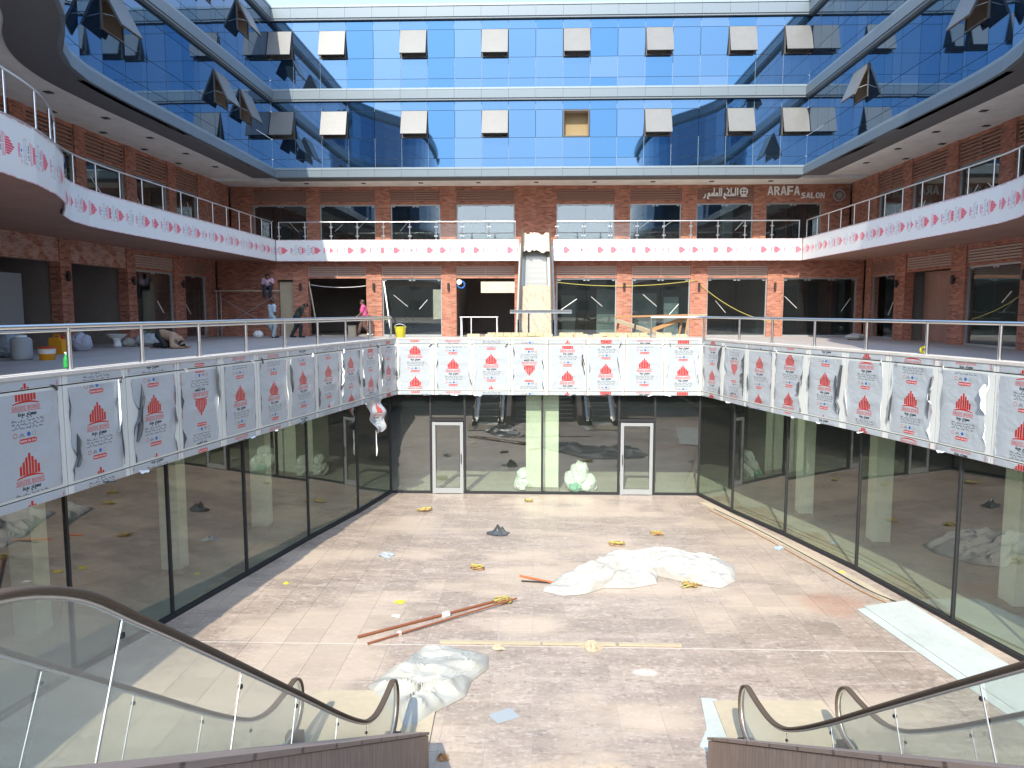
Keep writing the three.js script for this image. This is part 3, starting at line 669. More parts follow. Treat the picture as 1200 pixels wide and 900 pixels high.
// --- the block that closes the court
{
  const t = thing('shopping_block', 'shopping block across the court, brick shops under two storeys of sunlit blue glass', 'building', [0, Y_GROUND, -39]);
  const w = 1.2135, cols = []; for (let k = -10; k <= 10; k++) cols.push([k === -10 ? -12.05 : k === 10 ? 12.05 : -0.04 + k * w, Z_FRONT]);
  for (let i = 0; i < 20; i++) {
    const k = i - 10, win = [-10, -8, -5, -2, 1, 4, 7, 9].includes(k);
    curtainBay(t, cols[i], cols[i + 1], -1, win ? [k === 1 ? 2 : 1, 1] : null);
  }
  wpart(t, 'facade_backing', join([box(-12, 12, 12, 13.31, -34.44, -34.42), box(-12, 12, 14.5, 16.8, -34.44, -34.42), box(-12, 12, 18.0, 19, -34.44, -34.42)]), M.mull);
  for (const y of [11.45, 14.92, 18.42]) wpart(t, 'drip_profile', box(-12.0, 12.0, y === 11.45 ? 11.55 : y, y === 11.45 ? 11.569 : y + 0.08, -34.38, -34.24), M.bandDark);
  wpart(t, 'wall_core', box(-12, 12, 11.8, 18.9, -43.5, -35.05), M.darkConcrete);
  wpart(t, 'roof', box(-20.5, 20.5, 18.9, 19.0, -43.6, -34.5), M.concrete);
  wpart(t, 'soffit_edge', box(-12.0, 12.0, 11.57, 11.75, -35.3, -34.5), M.soffitDark);
  wpart(t, 'soffit', box(-20.4, 20.4, 11.6, 11.8, -43.5, -35.3), M.soffit);
  const dl = []; for (let i = 0; i < 9; i++) dl.push([-11 + i * 2.75, -36.0]); downlights(t, dl, 11.6);
  // first floor: slab, fascia panels, shops
  wpart(t, 'balcony_slab', join([box(-20.4, -0.8, Y_F1B, Y_F1, -43.5, -34.45), box(0.8, 20.4, Y_F1B, Y_F1, -43.5, -34.45), box(-0.8, 0.8, Y_F1B, Y_F1, -43.5, -35.2)]), M.brownPlaster);
  wpart(t, 'balcony_floor', join([box(-20.3, -0.8, Y_F1 + 0.003, Y_F1 + 0.012, -43.1, -34.45), box(0.8, 20.3, Y_F1 + 0.003, Y_F1 + 0.012, -43.1, -34.45)]), M.paleTile);
  const mk = (a, b) => { const n = Math.round((b - a) / 1.22), r = []; for (let i = 0; i <= n; i++) r.push([a + (b - a) * i / n, Z_FRONT]); return r; };
  fasciaPanels(t, mk(-12.0, -0.78), -1, 7.81, 8.78); fasciaPanels(t, mk(0.78, 12.0), -1, 7.81, 8.78, 3.1);
  const G = (a, b, o = {}) => ({ a, b, top: 10.72, kind: 'glass', ...o });
  shopWall(t, back(Z_WALL1), -15.1, 15.1, Y_F1, 11.6, [G(-14.01, -11.32), G(-10.68, -7.92), G(-7.16, -4.71), G(-3.91, -1.06), G(0.99, 3.82), G(4.56, 7.05), G(7.79, 10.5), G(11.12, 13.78, { louvre: false })], M.brick, [10.86, 11.42], { glass: M.upperShopGlass });
  const g0 = (a, b, o = {}) => ({ a, b, top: 7.05, kind: 'glass', ...o });
  shopWall(t, back(Z_WALL), -15.1, 15.1, Y_GROUND, Y_F1B, [{ a: -12.24, b: -11.47, top: 6.99, kind: 'open', louvre: false }, g0(-10.77, -8.0, { kind: 'open' }), g0(-7.26, -4.43), g0(-3.74, -1.0, { kind: 'open' }), g0(0.96, 3.76), g0(4.47, 7.17), g0(7.96, 10.72), g0(11.46, 14.83, { louvre: false, panes: 3 })], M.brick, [7.13, 7.62], { pale: true });
  // rear walls, partitions and ceilings of the shops; two shops are open to the yard behind
  wpart(t, 'rear_wall', join([box(-20.4, -6.0, Y_GROUND, 7.84, -43.5, -43.2), box(-6.0, -4.3, 6.75, 7.84, -43.5, -43.2), box(-6.0, -4.3, Y_GROUND, 5.0, -43.5, -43.2), box(-4.3, -3.2, Y_GROUND, 7.84, -43.5, -43.2), box(-3.2, -1.2, Y_GROUND, 6.55, -43.5, -43.2), box(-3.2, -1.2, 7.2, 7.84, -43.5, -43.2), box(-1.2, 20.4, Y_GROUND, 7.84, -43.5, -43.2)]), M.roomWall);
  wpart(t, 'rear_wall', box(-20.4, 20.4, Y_F1, 11.6, -43.5, -43.2), M.roomWall);
  for (const x of [-7.63, -4.08, -0.4, 0.5, 4.11, 7.56, 11.09]) wpart(t, 'partition', box(x - 0.1, x + 0.1, Y_GROUND, 7.84, -43.2, -35.45), M.roomWall);
  for (const x of [-11, -7.5, -4.3, 0, 4.2, 7.4, 10.8]) wpart(t, 'partition', box(x - 0.1, x + 0.1, Y_F1, 11.6, -43.2, -37.35), M.roomWall);
  wpart(t, 'shop_lining', join([box(1.3, 2.0, Y_GROUND, 6.3, -38.2, -38), box(3.0, 3.9, Y_GROUND, 6.6, -37.2, -37.0), box(4.6, 6.0, Y_GROUND, 6.4, -37.6, -37.4), box(6.2, 6.9, Y_GROUND, 6.2, -36.6, -36.4), box(9.3, 9.9, Y_F1, 10.6, -38.6, -38.4), box(5.2, 5.9, Y_F1, 10.2, -39, -38.8)]), M.paleWall);
  wpart(t, 'door_leaf', box(-12.2, -11.5, Y_GROUND, 6.9, -35.35, -35.3), M.paleTimber);
  for (const x of [-11.1, -7.63, -4.1, 4.11, 7.56, 11.05]) {
    const s = new THREE.Group(); s.name = 'wall_lamp'; t.add(s);
    wpart(s, 'lamp_body', rod([x, 6.5, Z_WALL + 0.14], [x, 6.82, Z_WALL + 0.14], 0.055, 12), M.sconce);
    wpart(s, 'bracket', box(x - 0.03, x + 0.03, 6.6, 6.72, Z_WALL + 0.05, Z_WALL + 0.1), M.sconce);
  }
}
// --- the two wings
function buildWing(s, label) {
  const t = thing('shopping_wing', label, 'building', [-17 * s, Y_GROUND, -17]);
  const F = (p) => flip(p, s), c = F(wing), fine = F(wingFine);
  const mid = (i) => (c[i][1] + c[i + 1][1]) / 2;
  const want = s > 0 ? { 0: [-28.34, -31.63, -21.3], 1: [-31.5, -27.9] } : { 0: [-28.6, -21.3, -18.6], 1: [-24.9] };
  const openCols = {};
  for (const k of [0, 1]) for (const z of want[k]) { let b = 0; for (let i = 0; i < c.length - 1; i++) if (Math.abs(mid(i) - z) < Math.abs(mid(b) - z)) b = i; (openCols[b] ??= [0, 0])[k] = 3; }
  for (let i = 0; i < c.length - 1; i++) curtainBay(t, c[i], c[i + 1], s, openCols[i]);
  for (const [a, b] of [[12, 13.31], [14.5, 16.8], [18.0, 19]]) longBand(t, c, s, a, b, -0.06, -0.03, M.mull, 'facade_backing');
  for (const y of [14.92, 18.42]) longBand(t, fine, s, y, y + 0.08, 0, 0.16, M.bandDark, 'drip_profile');
  const outer = [[-X_OUT * s, 4], [-X_OUT * s, -34.4]];
  wpart(t, 'wall_core', planSlab([...offset(fine, -0.7 * s), ...outer], 11.8, 18.9), M.darkConcrete);
  wpart(t, 'roof', planSlab([...offset(fine, -0.1 * s), ...outer], 18.9, 19.0), M.concrete);
  longBand(t, fine, s, 11.57, 11.75, -0.92, 0.1, M.soffitDark, 'soffit_edge');
  wpart(t, 'soffit', planSlab([...offset(fine, -0.92 * s), ...outer], 11.6, 11.8), M.soffit);
  const dl = [], q = F(sampled(wingCurve, 15)); for (let i = 1; i < 11; i++) { const [x, z] = offset(q, -1.5 * s)[i], [x2, z2] = offset(q, -2.7 * s)[i]; dl.push([x, z], [x2, z2 + 0.8]); }
  downlights(t, dl, 11.6);
  wpart(t, 'balcony_slab', planSlab([...offset(fine, -0.04 * s), ...outer], Y_F1B, Y_F1), M.brownPlaster);
  wpart(t, 'balcony_floor', planSlab([...offset(fine, -0.04 * s), ...outer], Y_F1 + 0.003, Y_F1 + 0.012), M.paleTile);
  fasciaPanels(t, c, s, 7.81, 8.78, s > 0 ? 0 : 1.3);
  longBand(t, fine, s, 8.78, 8.8, -0.06, 0.02, M.alu, 'fascia_cap');
  const B = side(s);
  const o1 = s > 0
    ? [{ a: -33.3, b: -31.25 }, { a: -30.58, b: -28.13 }, { a: -27.41, b: -24.98 }, { a: -24.41, b: -22.1 }, { a: -21.4, b: -18.9 }, { a: -18.2, b: -15.7 }]
    : [{ a: -33.94, b: -31.68 }, { a: -30.97, b: -28.43 }, { a: -27.69, b: -25.23 }, { a: -24.48, b: -22.0 }, { a: -21.3, b: -18.8 }];
  shopWall(t, B, -36.6, 4, Y_F1, 11.6, o1.map((o) => ({ ...o, top: 10.7, kind: 'glass' })), M.brick, [10.8, 11.46]);
  const o0 = s > 0
    ? [{ a: -33.85, b: -31.68, kind: 'glass' }, { a: -30.76, b: -27.76, kind: 'glass', pale: true }, { a: -27.17, b: -23.86, kind: 'open', louvre: false, dusty: true }, { a: -23.29, b: -20.3, kind: 'open', louvre: false, dusty: true }, { a: -19.6, b: -16.6, kind: 'open' }]
    : [{ a: -34.2, b: -31.95, kind: 'glass', gap: 0 }, { a: -31.08, b: -27.74, kind: 'infill', pale: true }, { a: -26.81, b: -23.8, kind: 'glass', pale: true, panes: 2 }, { a: -23.1, b: -20.2, kind: 'glass', pale: true }];
  shopWall(t, B, -34.75, 4, Y_GROUND, Y_F1B, o0.map((o) => ({ top: 7.1, ...o })), M.brick, [7.2, 7.68]);
  const xo = -X_OUT * s, wallBox = (x0, x1, y0, y1, z0, z1) => box(Math.min(x0, x1), Math.max(x0, x1), y0, y1, z0, z1);
  wpart(t, 'rear_wall', join([wallBox(xo, xo + 0.3 * s, Y_GROUND, 7.84, -43.5, 4), wallBox(xo, xo + 0.3 * s, Y_F1, 11.6, -43.5, 4), wallBox(xo, -X_WALL * s - 0.35 * s, Y_GROUND, 7.84, 3.7, 4), wallBox(xo, -X_WALL * s - 0.35 * s, Y_F1, 11.6, 3.7, 4)]), M.roomWall);
  for (const o of o0) wpart(t, 'partition', wallBox(-X_WALL * s - 0.35 * s, xo + 0.3 * s, Y_GROUND, 7.84, o.b + 0.2, o.b + 0.35), M.roomWall);
  for (const o of o1) wpart(t, 'partition', wallBox(-X_WALL * s - 0.35 * s, xo + 0.3 * s, Y_F1, 11.6, o.b + 0.2, o.b + 0.35), M.roomWall);
  for (const o of o0) {
    const l = new THREE.Group(); l.name = 'wall_lamp'; t.add(l);
    const x = -(X_WALL - 0.14) * s, z = o.b + 0.3;
    wpart(l, 'lamp_body', rod([x, 6.5, z], [x, 6.82, z], 0.055, 12), M.sconce);
    wpart(l, 'bracket', wallBox(-(X_WALL - 0.05) * s, -(X_WALL - 0.1) * s, 6.6, 6.72, z - 0.03, z + 0.03), M.sconce);
  }
  return t;
}
buildWing(1, 'curved brick and glass wing above the workers, its facade in shade');
buildWing(-1, 'curved brick and glass wing next to the white salon sign');

// ---------------------------------------------------------------- railings
function railing(pts, y0, y1, label, opt = {}) {
  const m = pts[Math.floor(pts.length / 2)];
  const t = thing('railing', label, 'railing', [m[0], y0, m[1]]);
  const r = opt.r ?? 0.03;
  wpart(t, 'handrail', tube(pts.map(([x, z]) => [x, y1, z]), r, pts.length * 6, 10), M.steel);
  if (opt.second) wpart(t, 'lower_rail', tube(pts.map(([x, z]) => [x, y1 - opt.second, z]), r * 0.6, pts.length * 6, 8), M.steel);
  pts.forEach(([x, z], i) => {
    const p = new THREE.Group(); p.name = 'post'; p.position.set(x - m[0], 0, z - m[1]); t.add(p);
    part(p, 'shaft', rod([0, 0, 0], [0, y1 - y0, 0], opt.pr ?? 0.026, 10), M.steel);
    part(p, 'base_flange', rod([0, 0, 0], [0, 0.015, 0], 0.055, 12), M.steel);
    if (opt.glass && i < pts.length - 1) {
      const [bx, bz] = pts[i + 1], L = Math.hypot(bx - x, bz - z);
      const g = wpart(t, 'glass_panel', new THREE.PlaneGeometry(L - 0.12, y1 - y0 - 0.16), M.railGlass);
      g.position.set((x + bx) / 2 - m[0], (y1 - y0) / 2 - 0.02, (z + bz) / 2 - m[1]); g.rotation.y = Math.atan2(-(bz - z), bx - x);
      part(p, 'glass_clamp', join([cbox(0, (y1 - y0) * 0.72, 0, 0.16, 0.05, 0.035), cbox(0, (y1 - y0) * 0.22, 0, 0.16, 0.05, 0.035)]), M.steel);
    }
  });
  return t;
}
{
  const even = (pts, gap) => { const c = planCurve(pts); return sampled(c, Math.max(1, Math.round(c.getLength() / gap))); };
  const L = offset(courtLeft, -0.16), R = offset(courtRight, 0.16);
  railing(even(L, 1.52), Y_KERB, Y_RAIL, 'steel railing on the kerb with the green bottle standing below it', { r: 0.034, second: 0.06, pr: 0.03 });
  railing(even([[3.4, -22.1], [4.6, -22.08], ...R.slice(1)], 1.6), Y_KERB, Y_RAIL, 'steel railing on the kerb above the white boards, joining the sunlit fascia', { r: 0.034, pr: 0.03 });
  const lx = (a, b, n) => Array.from({ length: n + 1 }, (_, i) => [a + (b - a) * i / n, Z_FRONT - 0.14]);
  railing(lx(-11.9, -0.95, 9), 8.78, 9.6, 'steel and glass balcony railing between the shaded wing and the upper escalator', { glass: true, r: 0.026 });
  railing(lx(0.95, 11.9, 9), 8.78, 9.6, 'steel and glass balcony railing in front of the salon', { glass: true, r: 0.026 });
  const wl = sampled(wingCurve, 90).filter(([, z]) => z < -1);
  railing(even(offset(wl, -0.14), 1.25), 8.8, 9.6, 'steel balcony railing curving along the shaded wing', { r: 0.026, pr: 0.022 });
  railing(even(offset(flip(wl, -1), 0.14), 1.25), 8.8, 9.6, 'steel balcony railing curving along the wing with the round emblem', { r: 0.026, pr: 0.022 });
}

// ---------------------------------------------------------------- escalators down to the court
// path: [z, y] list running away from the head of the escalator; swept in the plane x = const
function sweepPlanar(path, section) {
  const n = path.length, k = section.length, pos = [], uv = [], idx = [];
  let s = 0;
  for (let i = 0; i < n; i++) {
    const a = path[Math.max(0, i - 1)], b = path[Math.min(n - 1, i + 1)];
    const tz = b[0] - a[0], ty = b[1] - a[1], l = Math.hypot(tz, ty) || 1;
    const nz = ty / l, ny = -tz / l;                      // normal, up for a path that runs to -z
    if (i) s += Math.hypot(path[i][0] - path[i - 1][0], path[i][1] - path[i - 1][1]);
    for (let j = 0; j < k; j++) { const [x, h] = section[j]; pos.push(x, path[i][1] + ny * h, path[i][0] + nz * h); uv.push(s, j / k); }
  }
  for (let i = 0; i < n - 1; i++) for (let j = 0; j < k; j++) { const a = i * k + j, b = i * k + (j + 1) % k; idx.push(a, b, a + k, b, b + k, a + k); }
  const g = new THREE.BufferGeometry();
  g.setAttribute('position', new THREE.Float32BufferAttribute(pos, 3)); g.setAttribute('uv', new THREE.Float32BufferAttribute(uv, 2));
  g.setIndex(idx); g.computeVertexNormals(); return g;
}
function dense(pts, n) { return new THREE.CatmullRomCurve3(pts.map(([z, y]) => V3(0, y, z)), false, 'centripetal').getSpacedPoints(n).map((p) => [p.z, p.y]); }
const railPath = dense([[0.9, 4.66], [-0.6, 4.67], [-1.7, 4.69], [-2.3, 4.66], [-2.75, 4.50], [-3.2, 4.2], [-3.83, 3.76], [-5.35, 2.68], [-6.6, 1.79], [-7.25, 1.36], [-7.6, 1.16], [-8.0, 1.01], [-8.5, 0.94], [-8.85, 0.925]], 120);
for (let i = 1; i <= 22; i++) { const a = Math.PI * i / 22; railPath.push([-8.85 - 0.33 * Math.sin(a), 0.595 + 0.33 * Math.cos(a)]); }
railPath.push([-8.55, 0.265], [-8.2, 0.265]);
const handSection = []; for (let i = 0; i < 12; i++) { const a = i / 12 * 2 * Math.PI; handSection.push([0.038 * Math.sign(Math.cos(a)) * Math.pow(Math.abs(Math.cos(a)), 0.7), 0.016 * Math.sign(Math.sin(a)) * Math.pow(Math.abs(Math.sin(a)), 0.7)]); }
const trackSection = [[-0.011, -0.034], [0.011, -0.034], [0.011, -0.013], [-0.011, -0.013]];
const deckY = (z) => { if (z > -1.9) return 3.84; if (z > -2.9) { const t = (-1.9 - z); return 3.84 - 0.34 * t * t; } if (z < -7.9) return 0.2; const y = 3.5 - 0.7 * (-2.9 - z); return Math.max(0.2, y + (y < 0.5 ? 0.1 * (0.5 - y) : 0)); };
function escalator(xa, xb, label) {
  const x0 = Math.min(xa, xb), x1 = Math.max(xa, xb), t = thing('escalator', label, 'escalator', [(x0 + x1) / 2, 0, -5]);
  for (const x of [x0, x1]) {
    const b = new THREE.Group(); b.name = 'balustrade'; b.position.set(x - (x0 + x1) / 2, 0, 5); t.add(b);
    part(b, 'handrail', sweepPlanar(railPath, handSection), M.handrail);
    part(b, 'rail_track', sweepPlanar(railPath, trackSection), M.steelBrushed);
    // glass panels
    const cuts = [0.9, -0.85, -1.95, -3.07, -4.3, -5.3, -6.4, -7.5, -9.2], gap = 0.012;
    for (let i = 0; i < cuts.length - 1; i++) {
      const zs = cuts[i] - gap, ze = cuts[i + 1] + gap, lean = 0.32;
      const top = railPath.filter(([z, y], k) => k <= 132 && z <= zs && z >= ze);
      const shape = [];
      if (i < cuts.length - 2) {
        const yt = (z) => { let q = railPath[0]; for (const p of railPath.slice(0, 120)) if (Math.abs(p[0] - z) < Math.abs(q[0] - z)) q = p; return q[1]; };
        const lo = (z) => deckY(z) - 0.02, sl = (z) => z > -2.7 || z < -7.4 ? 0.04 : lean;
        shape.push([zs, yt(zs)], ...top, [ze, yt(ze)]);
        const be = ze + sl(ze), bs = zs + sl(zs);
        for (let k = 0; k <= 10; k++) { const z = be + (bs - be) * k / 10; shape.push([z, lo(z)]); }
      } else {
        shape.push(...railPath.filter(([z], k) => k < 131 && z <= zs).map(([z, y]) => [z, y]), ...railPath.slice(131, 143), [-8.2, 0.2], [zs, 0.2]);
      }
      const s = new THREE.Shape(shape.map(([z, y]) => new THREE.Vector2(-z, y)));
      const g = new THREE.ShapeGeometry(s); g.rotateY(Math.PI / 2);
      part(b, 'glass_panel', g, M.escGlass);
    }
    // joints between the panels
    for (const z of cuts.slice(1, -1)) {
      const yt = railPath.slice(0, 121).reduce((q, p) => Math.abs(p[0] - z) < Math.abs(q[0] - z) ? p : q)[1];
      const zl = z + (z > -2.7 || z < -7.4 ? 0.04 : 0.32);
      part(b, 'panel_joint', beam([0, yt - 0.035, z], [0, deckY(zl), zl], 0.007, 0.01), M.alu);
      part(b, 'joint_clip', join([cbox(0, yt - 0.1, z + 0.02, 0.024, 0.022, 0.022), cbox(0, deckY(zl) + 0.14, zl - 0.02, 0.024, 0.022, 0.022)]), M.black);
    }
    const deck = []; for (let z = 0.9; z >= -8.75; z -= 0.12) deck.push([z, deckY(z)]);
    part(b, 'deck', sweepPlanar(deck, [[-0.12, -0.03], [0.12, -0.03], [0.12, 0], [-0.12, 0]]), M.steelBrushed);
    part(b, 'skirt', sweepPlanar(deck, [[-0.1, -0.42], [0.1, -0.42], [0.1, -0.032], [-0.1, -0.032]]), M.alu);
    part(b, 'newel_cap', cbox(0, 0.12, -8.86, 0.2, 0.24, 0.16), M.black);
  }
  const xm = (x0 + x1) / 2, w = x1 - x0 - 0.26;
  for (let z = -1.6; z > -8.0; z -= 0.4) {
    const y = Math.max(0.03, deckY(z) - 0.2);
    wpart(t, 'step', join([box(xm - w / 2, xm + w / 2, y - 0.04, y, z - 0.4, z), box(xm - w / 2, xm + w / 2, y - 0.27, y - 0.04, z - 0.4, z - 0.37)]), M.stepMetal);
  }
  wpart(t, 'landing_plate', box(xm - w / 2, xm + w / 2, 0.004, 0.02, -9.4, -8.0), M.stepMetal);
  const hull = []; for (let z = 0.9; z >= -7.6; z -= 0.25) hull.push([z, deckY(z) - 0.5]);
  wpart(t, 'truss_casing', sweepPlanar(hull, [[x0 - 0.1, -0.5], [x1 + 0.1, -0.5], [x1 + 0.1, 0], [x0 - 0.1, 0]]), M.concrete);
  return t;
}
escalator(-1.8, -3.05, 'glass sided escalator ending beside the crumpled plastic sheet');
escalator(2.65, 3.88, 'glass sided escalator ending beside the stacked white boards');

// staircase between the escalators, with plank clad stringers
{
  const t = thing('staircase', 'stone staircase with plank clad side walls between the escalators', 'staircase', [0.42, 0, -5]);
  const n = 22, rise = Y_NEAR / n, run = 0.305, zTop = -1.15;
  for (let i = 0; i < n - 1; i++) { const y = Y_NEAR - (i + 1) * rise, z = zTop - i * run; wpart(t, 'step', box(-1.1, 1.93, Math.max(0, y - 0.35), y, z - run, z), M.darkConcrete); }
  for (const [a, b] of [[-1.5, -1.3], [2.1, 2.3]]) {
    const prof = [[0.2, 4.45], [-1.6, 4.45], [-8.55, 0.42], [-8.55, 0.004], [-7.6, 0.004], [-1.2, 3.4], [0.2, 3.4]];
    const s = new THREE.Shape(prof.map(([z, y]) => new THREE.Vector2(-z, y)));
    const g = new THREE.ExtrudeGeometry(s, { depth: b - a, bevelEnabled: true, bevelSize: 0.006, bevelThickness: 0.006, bevelSegments: 1 }); g.rotateY(Math.PI / 2); g.translate(a, 0, 0);
    wpart(t, 'stringer', metreUV(g), M.clad);
    wpart(t, 'stringer_cap', beam([(a + b) / 2, 4.47, -1.6], [(a + b) / 2, 0.44, -8.57], b - a + 0.03, 0.03), M.clad);
  }
}

// ---------------------------------------------------------------- loose things on the court floor
function crumpled(outline, height, n, ridge, m, name, label, category, sharp = 1) {
  // sheet lying in folds: grid inside an outline, raised by ridged noise and let down to the floor at its rim
  const xs = outline.map((p) => p[0]), zs = outline.map((p) => p[1]);
  const x0 = Math.min(...xs), x1 = Math.max(...xs), z0 = Math.min(...zs), z1 = Math.max(...zs), cx = (x0 + x1) / 2, cz = (z0 + z1) / 2;
  const o = outline.map(([x, z]) => [x - cx, z - cz]), pos = [], uv = [], idx = [], sd = Math.floor(rnd() * 999);
  const rimAt = (th) => {                                 // distance from the centre to the outline in direction th
    let best = 0.1; const dx = Math.cos(th), dz = Math.sin(th);
    for (let i = 0; i < o.length; i++) {
      const [ax, az] = o[i], [bx, bz] = o[(i + 1) % o.length], ex = bx - ax, ez = bz - az, det = dx * -ez + dz * ex;
      if (Math.abs(det) < 1e-9) continue;
      const tt = (ax * -ez + az * ex) / det, u = (dx * az - dz * ax) / det;
      if (tt > 0 && u >= -1e-6 && u <= 1 + 1e-6) best = Math.max(best, tt);
    }
    return best;
  };
  const A = n * 4, R = n;
  for (let i = 0; i <= R; i++) for (let j = 0; j < A; j++) {
    const th = j / A * 2 * Math.PI, r = i / R, d = rimAt(th) * r;
    const px = Math.cos(th) * d, pz = Math.sin(th) * d;
    const wx = px + 0.35 * (fbm(px * 1.7 + 9, pz * 1.7, sd, 3) - 0.5), wz = pz + 0.35 * (fbm(px * 1.7, pz * 1.7 + 5, sd + 3, 3) - 0.5);
    const f = (q, s) => 1 - Math.abs(2 * fbm(wx * q * 0.55 + 3, wz * q * 1.5, sd + s, 2) - 1);
    const body = Math.pow(1 - Math.pow(r, 3), 0.7), lump = 0.35 + 0.65 * vnoise(px * 1.2 + 2, pz * 1.5, sd + 7);
    const fold = (q, s, p) => Math.pow(f(q, s), p);
    let y = height * body * lump * (0.16 + 0.6 * fold(ridge, 11, 3.5 * sharp) + 0.3 * fold(ridge * 1.9, 17, 4) + 0.05 * fold(ridge * 4.5, 29, 3));
    y = 0.008 + y + (i === R ? 0 : 0.02 * fold(ridge * 3, 23, 3));
    pos.push(px, y, pz); uv.push(px, pz);
  }
  for (let i = 0; i < R; i++) for (let j = 0; j < A; j++) { const a = i * A + j, b = i * A + (j + 1) % A; idx.push(a, b, a + A, b, b + A, a + A); }
  const g = new THREE.BufferGeometry();
  g.setAttribute('position', new THREE.Float32BufferAttribute(pos, 3)); g.setAttribute('uv', new THREE.Float32BufferAttribute(uv, 2));
  g.setIndex(idx); const gc = toCreasedNormals(g, 0.5);
  const mesh = solo(name, gc, m, label, category); mesh.position.set(cx, 0, cz); return mesh;
}
crumpled([[0.12, -14.35], [0.5, -15.1], [1.2, -15.9], [1.85, -16.85], [2.5, -16.9], [3.3, -16.7], [4.1, -16.45], [4.35, -15.9], [4.15, -15.0], [3.75, -14.6], [3.3, -14.75], [2.95, -15.25], [2.6, -15.3], [2.5, -14.8], [1.95, -14.55], [1.4, -14.55], [1.0, -14.2], [0.55, -14.1]], 0.46, 52, 1.55, M.cloth, 'tarpaulin', 'large crumpled white tarpaulin lying in the middle of the court', 'tarpaulin');
crumpled([[-2.5, -10.5], [-2.1, -11.1], [-1.85, -11.75], [-1.2, -11.72], [-0.75, -11.5], [-0.72, -11.1], [-0.95, -10.7], [-1.0, -10.25], [-1.35, -9.85], [-1.55, -9.5], [-1.75, -9.3], [-1.9, -9.7], [-2.2, -10.0]], 0.34, 26, 1.6, M.sheet, 'plastic_sheet', 'translucent beige plastic sheet crumpled at the escalator foot', 'plastic sheet');
// copper coloured pipes tied together
{
  const t = thing('pipe_bundle', 'two rusty red pipes tied together with tape on the floor', 'pipe', [-1.75, 0, -12.9]);
  wpart(t, 'pipe', rod([-3.02, 0.035, -12.1], [-0.5, 0.03, -13.93], 0.024, 12), M.copper);
  wpart(t, 'pipe', rod([-2.8, 0.03, -11.86], [-0.35, 0.075, -13.78], 0.018, 12), M.copper);
  wpart(t, 'tape_band', rod([-1.68, 0.04, -13.02], [-1.58, 0.04, -13.1], 0.052, 14), M.whitePaint);
  wpart(t, 'tape_band', rod([-2.36, 0.03, -12.24], [-2.32, 0.032, -12.27], 0.045, 12), M.tape);
}
function scrap(x, z, w, d, m, name, label, category, h = 0.05, group) {
  const A = 11, R = 4, P = [[0, h * rr(0.4, 0.8), 0]], tri = [];
  for (let i = 1; i <= R; i++) for (let j = 0; j < A; j++) { const a = (j + rr(-0.3, 0.3)) / A * 2 * Math.PI, k = i / R * rr(0.7, 1.15); P.push([Math.cos(a) * w * k, i === R ? 0.004 + rr(0, 0.25) * h * (rnd() < 0.3 ? 1 : 0) : h * rr(0.05, 1) * (1.15 - i / R), Math.sin(a) * d * k]); }
  for (let j = 0; j < A; j++) tri.push(0, 1 + (j + 1) % A, 1 + j);
  for (let i = 1; i < R; i++) for (let j = 0; j < A; j++) { const a = 1 + (i - 1) * A + j, b = 1 + (i - 1) * A + (j + 1) % A; tri.push(a, b, a + A, b, b + A, a + A); }
  const g = new THREE.BufferGeometry(); g.setAttribute('position', new THREE.Float32BufferAttribute(tri.flatMap((k) => P[k]), 3)); g.computeVertexNormals();
  const o = solo(name, metreUV(g), m, label, category, group); o.position.set(x, 0, z); return o;
}
// tangles of yellow strapping and dry leaves
function tangle(x, z, r, label) {
  const t = thing('strapping_tangle', label, 'strapping', [x, 0, z], 'tangles of yellow strapping on the court floor');
  for (let i = 0; i < 7; i++) { const p = []; for (let k = 0; k < 5; k++) p.push([rr(-r, r), 0.012 + rr(0, 0.06), rr(-r * 0.7, r * 0.7)]); part(t, 'strap', tube(p, rr(0.008, 0.014), 16, 5), i % 3 ? M.yellowTape : M.timber); }
}
for (const [x, z, r, l] of [[1.95, -17.35, 0.22, 'tangle of yellow strapping behind the ridge of the tarpaulin'], [3.05, -18.2, 0.17, 'yellow strapping lying alone behind the white tarpaulin'], [3.2, -14.75, 0.26, 'tangle of yellow strapping in the bay of the tarpaulin edge'], [-0.62, -13.75, 0.2, 'yellow strapping caught on the end of the pipes'], [-1.25, -15.6, 0.17, 'small yellow strapping tangle between the pipes and black scrap'], [-3.1, -20.2, 0.24, 'yellow strapping tangle in front of the glass door corner'], [-0.2, -21.3, 0.14, 'tiny strapping tangle at the foot of the glass wall with doors']]) tangle(x, z, r, l);
scrap(-0.9, -18.1, 0.3, 0.25, M.filmBack, 'film_scrap', 'black scrap of torn film standing up on the floor', 'film scrap', 0.28);
scrap(-3.4, -16.4, 0.24, 0.2, M.greyPlastic, 'film_scrap', 'grey scrap of film lying near the shaded glass wall', 'film scrap', 0.12);
scrap(-2.6, -13.7, 0.12, 0.1, M.yellow, 'rag', 'small bright yellow rag on the floor near the pipes', 'rag', 0.06);
scrap(-5.1, -14.6, 0.07, 0.06, M.yellow, 'rag', 'tiny yellow rag at the edge of the shaded strip', 'rag', 0.05);
scrap(-2.55, -13.05, 0.09, 0.07, M.tape, 'paper_scrap', 'scrap of white paper below the yellow rag', 'paper scrap', 0.04);
scrap(0.95, -11.85, 0.17, 0.13, M.paleTimber, 'mortar_lump', 'pale lump of mortar on the timber batten', 'mortar lump', 0.2);
scrap(-0.6, -11.8, 0.14, 0.1, M.paleTimber, 'mortar_lump', 'small mortar lump at the batten end near the sheet', 'mortar lump', 0.12);
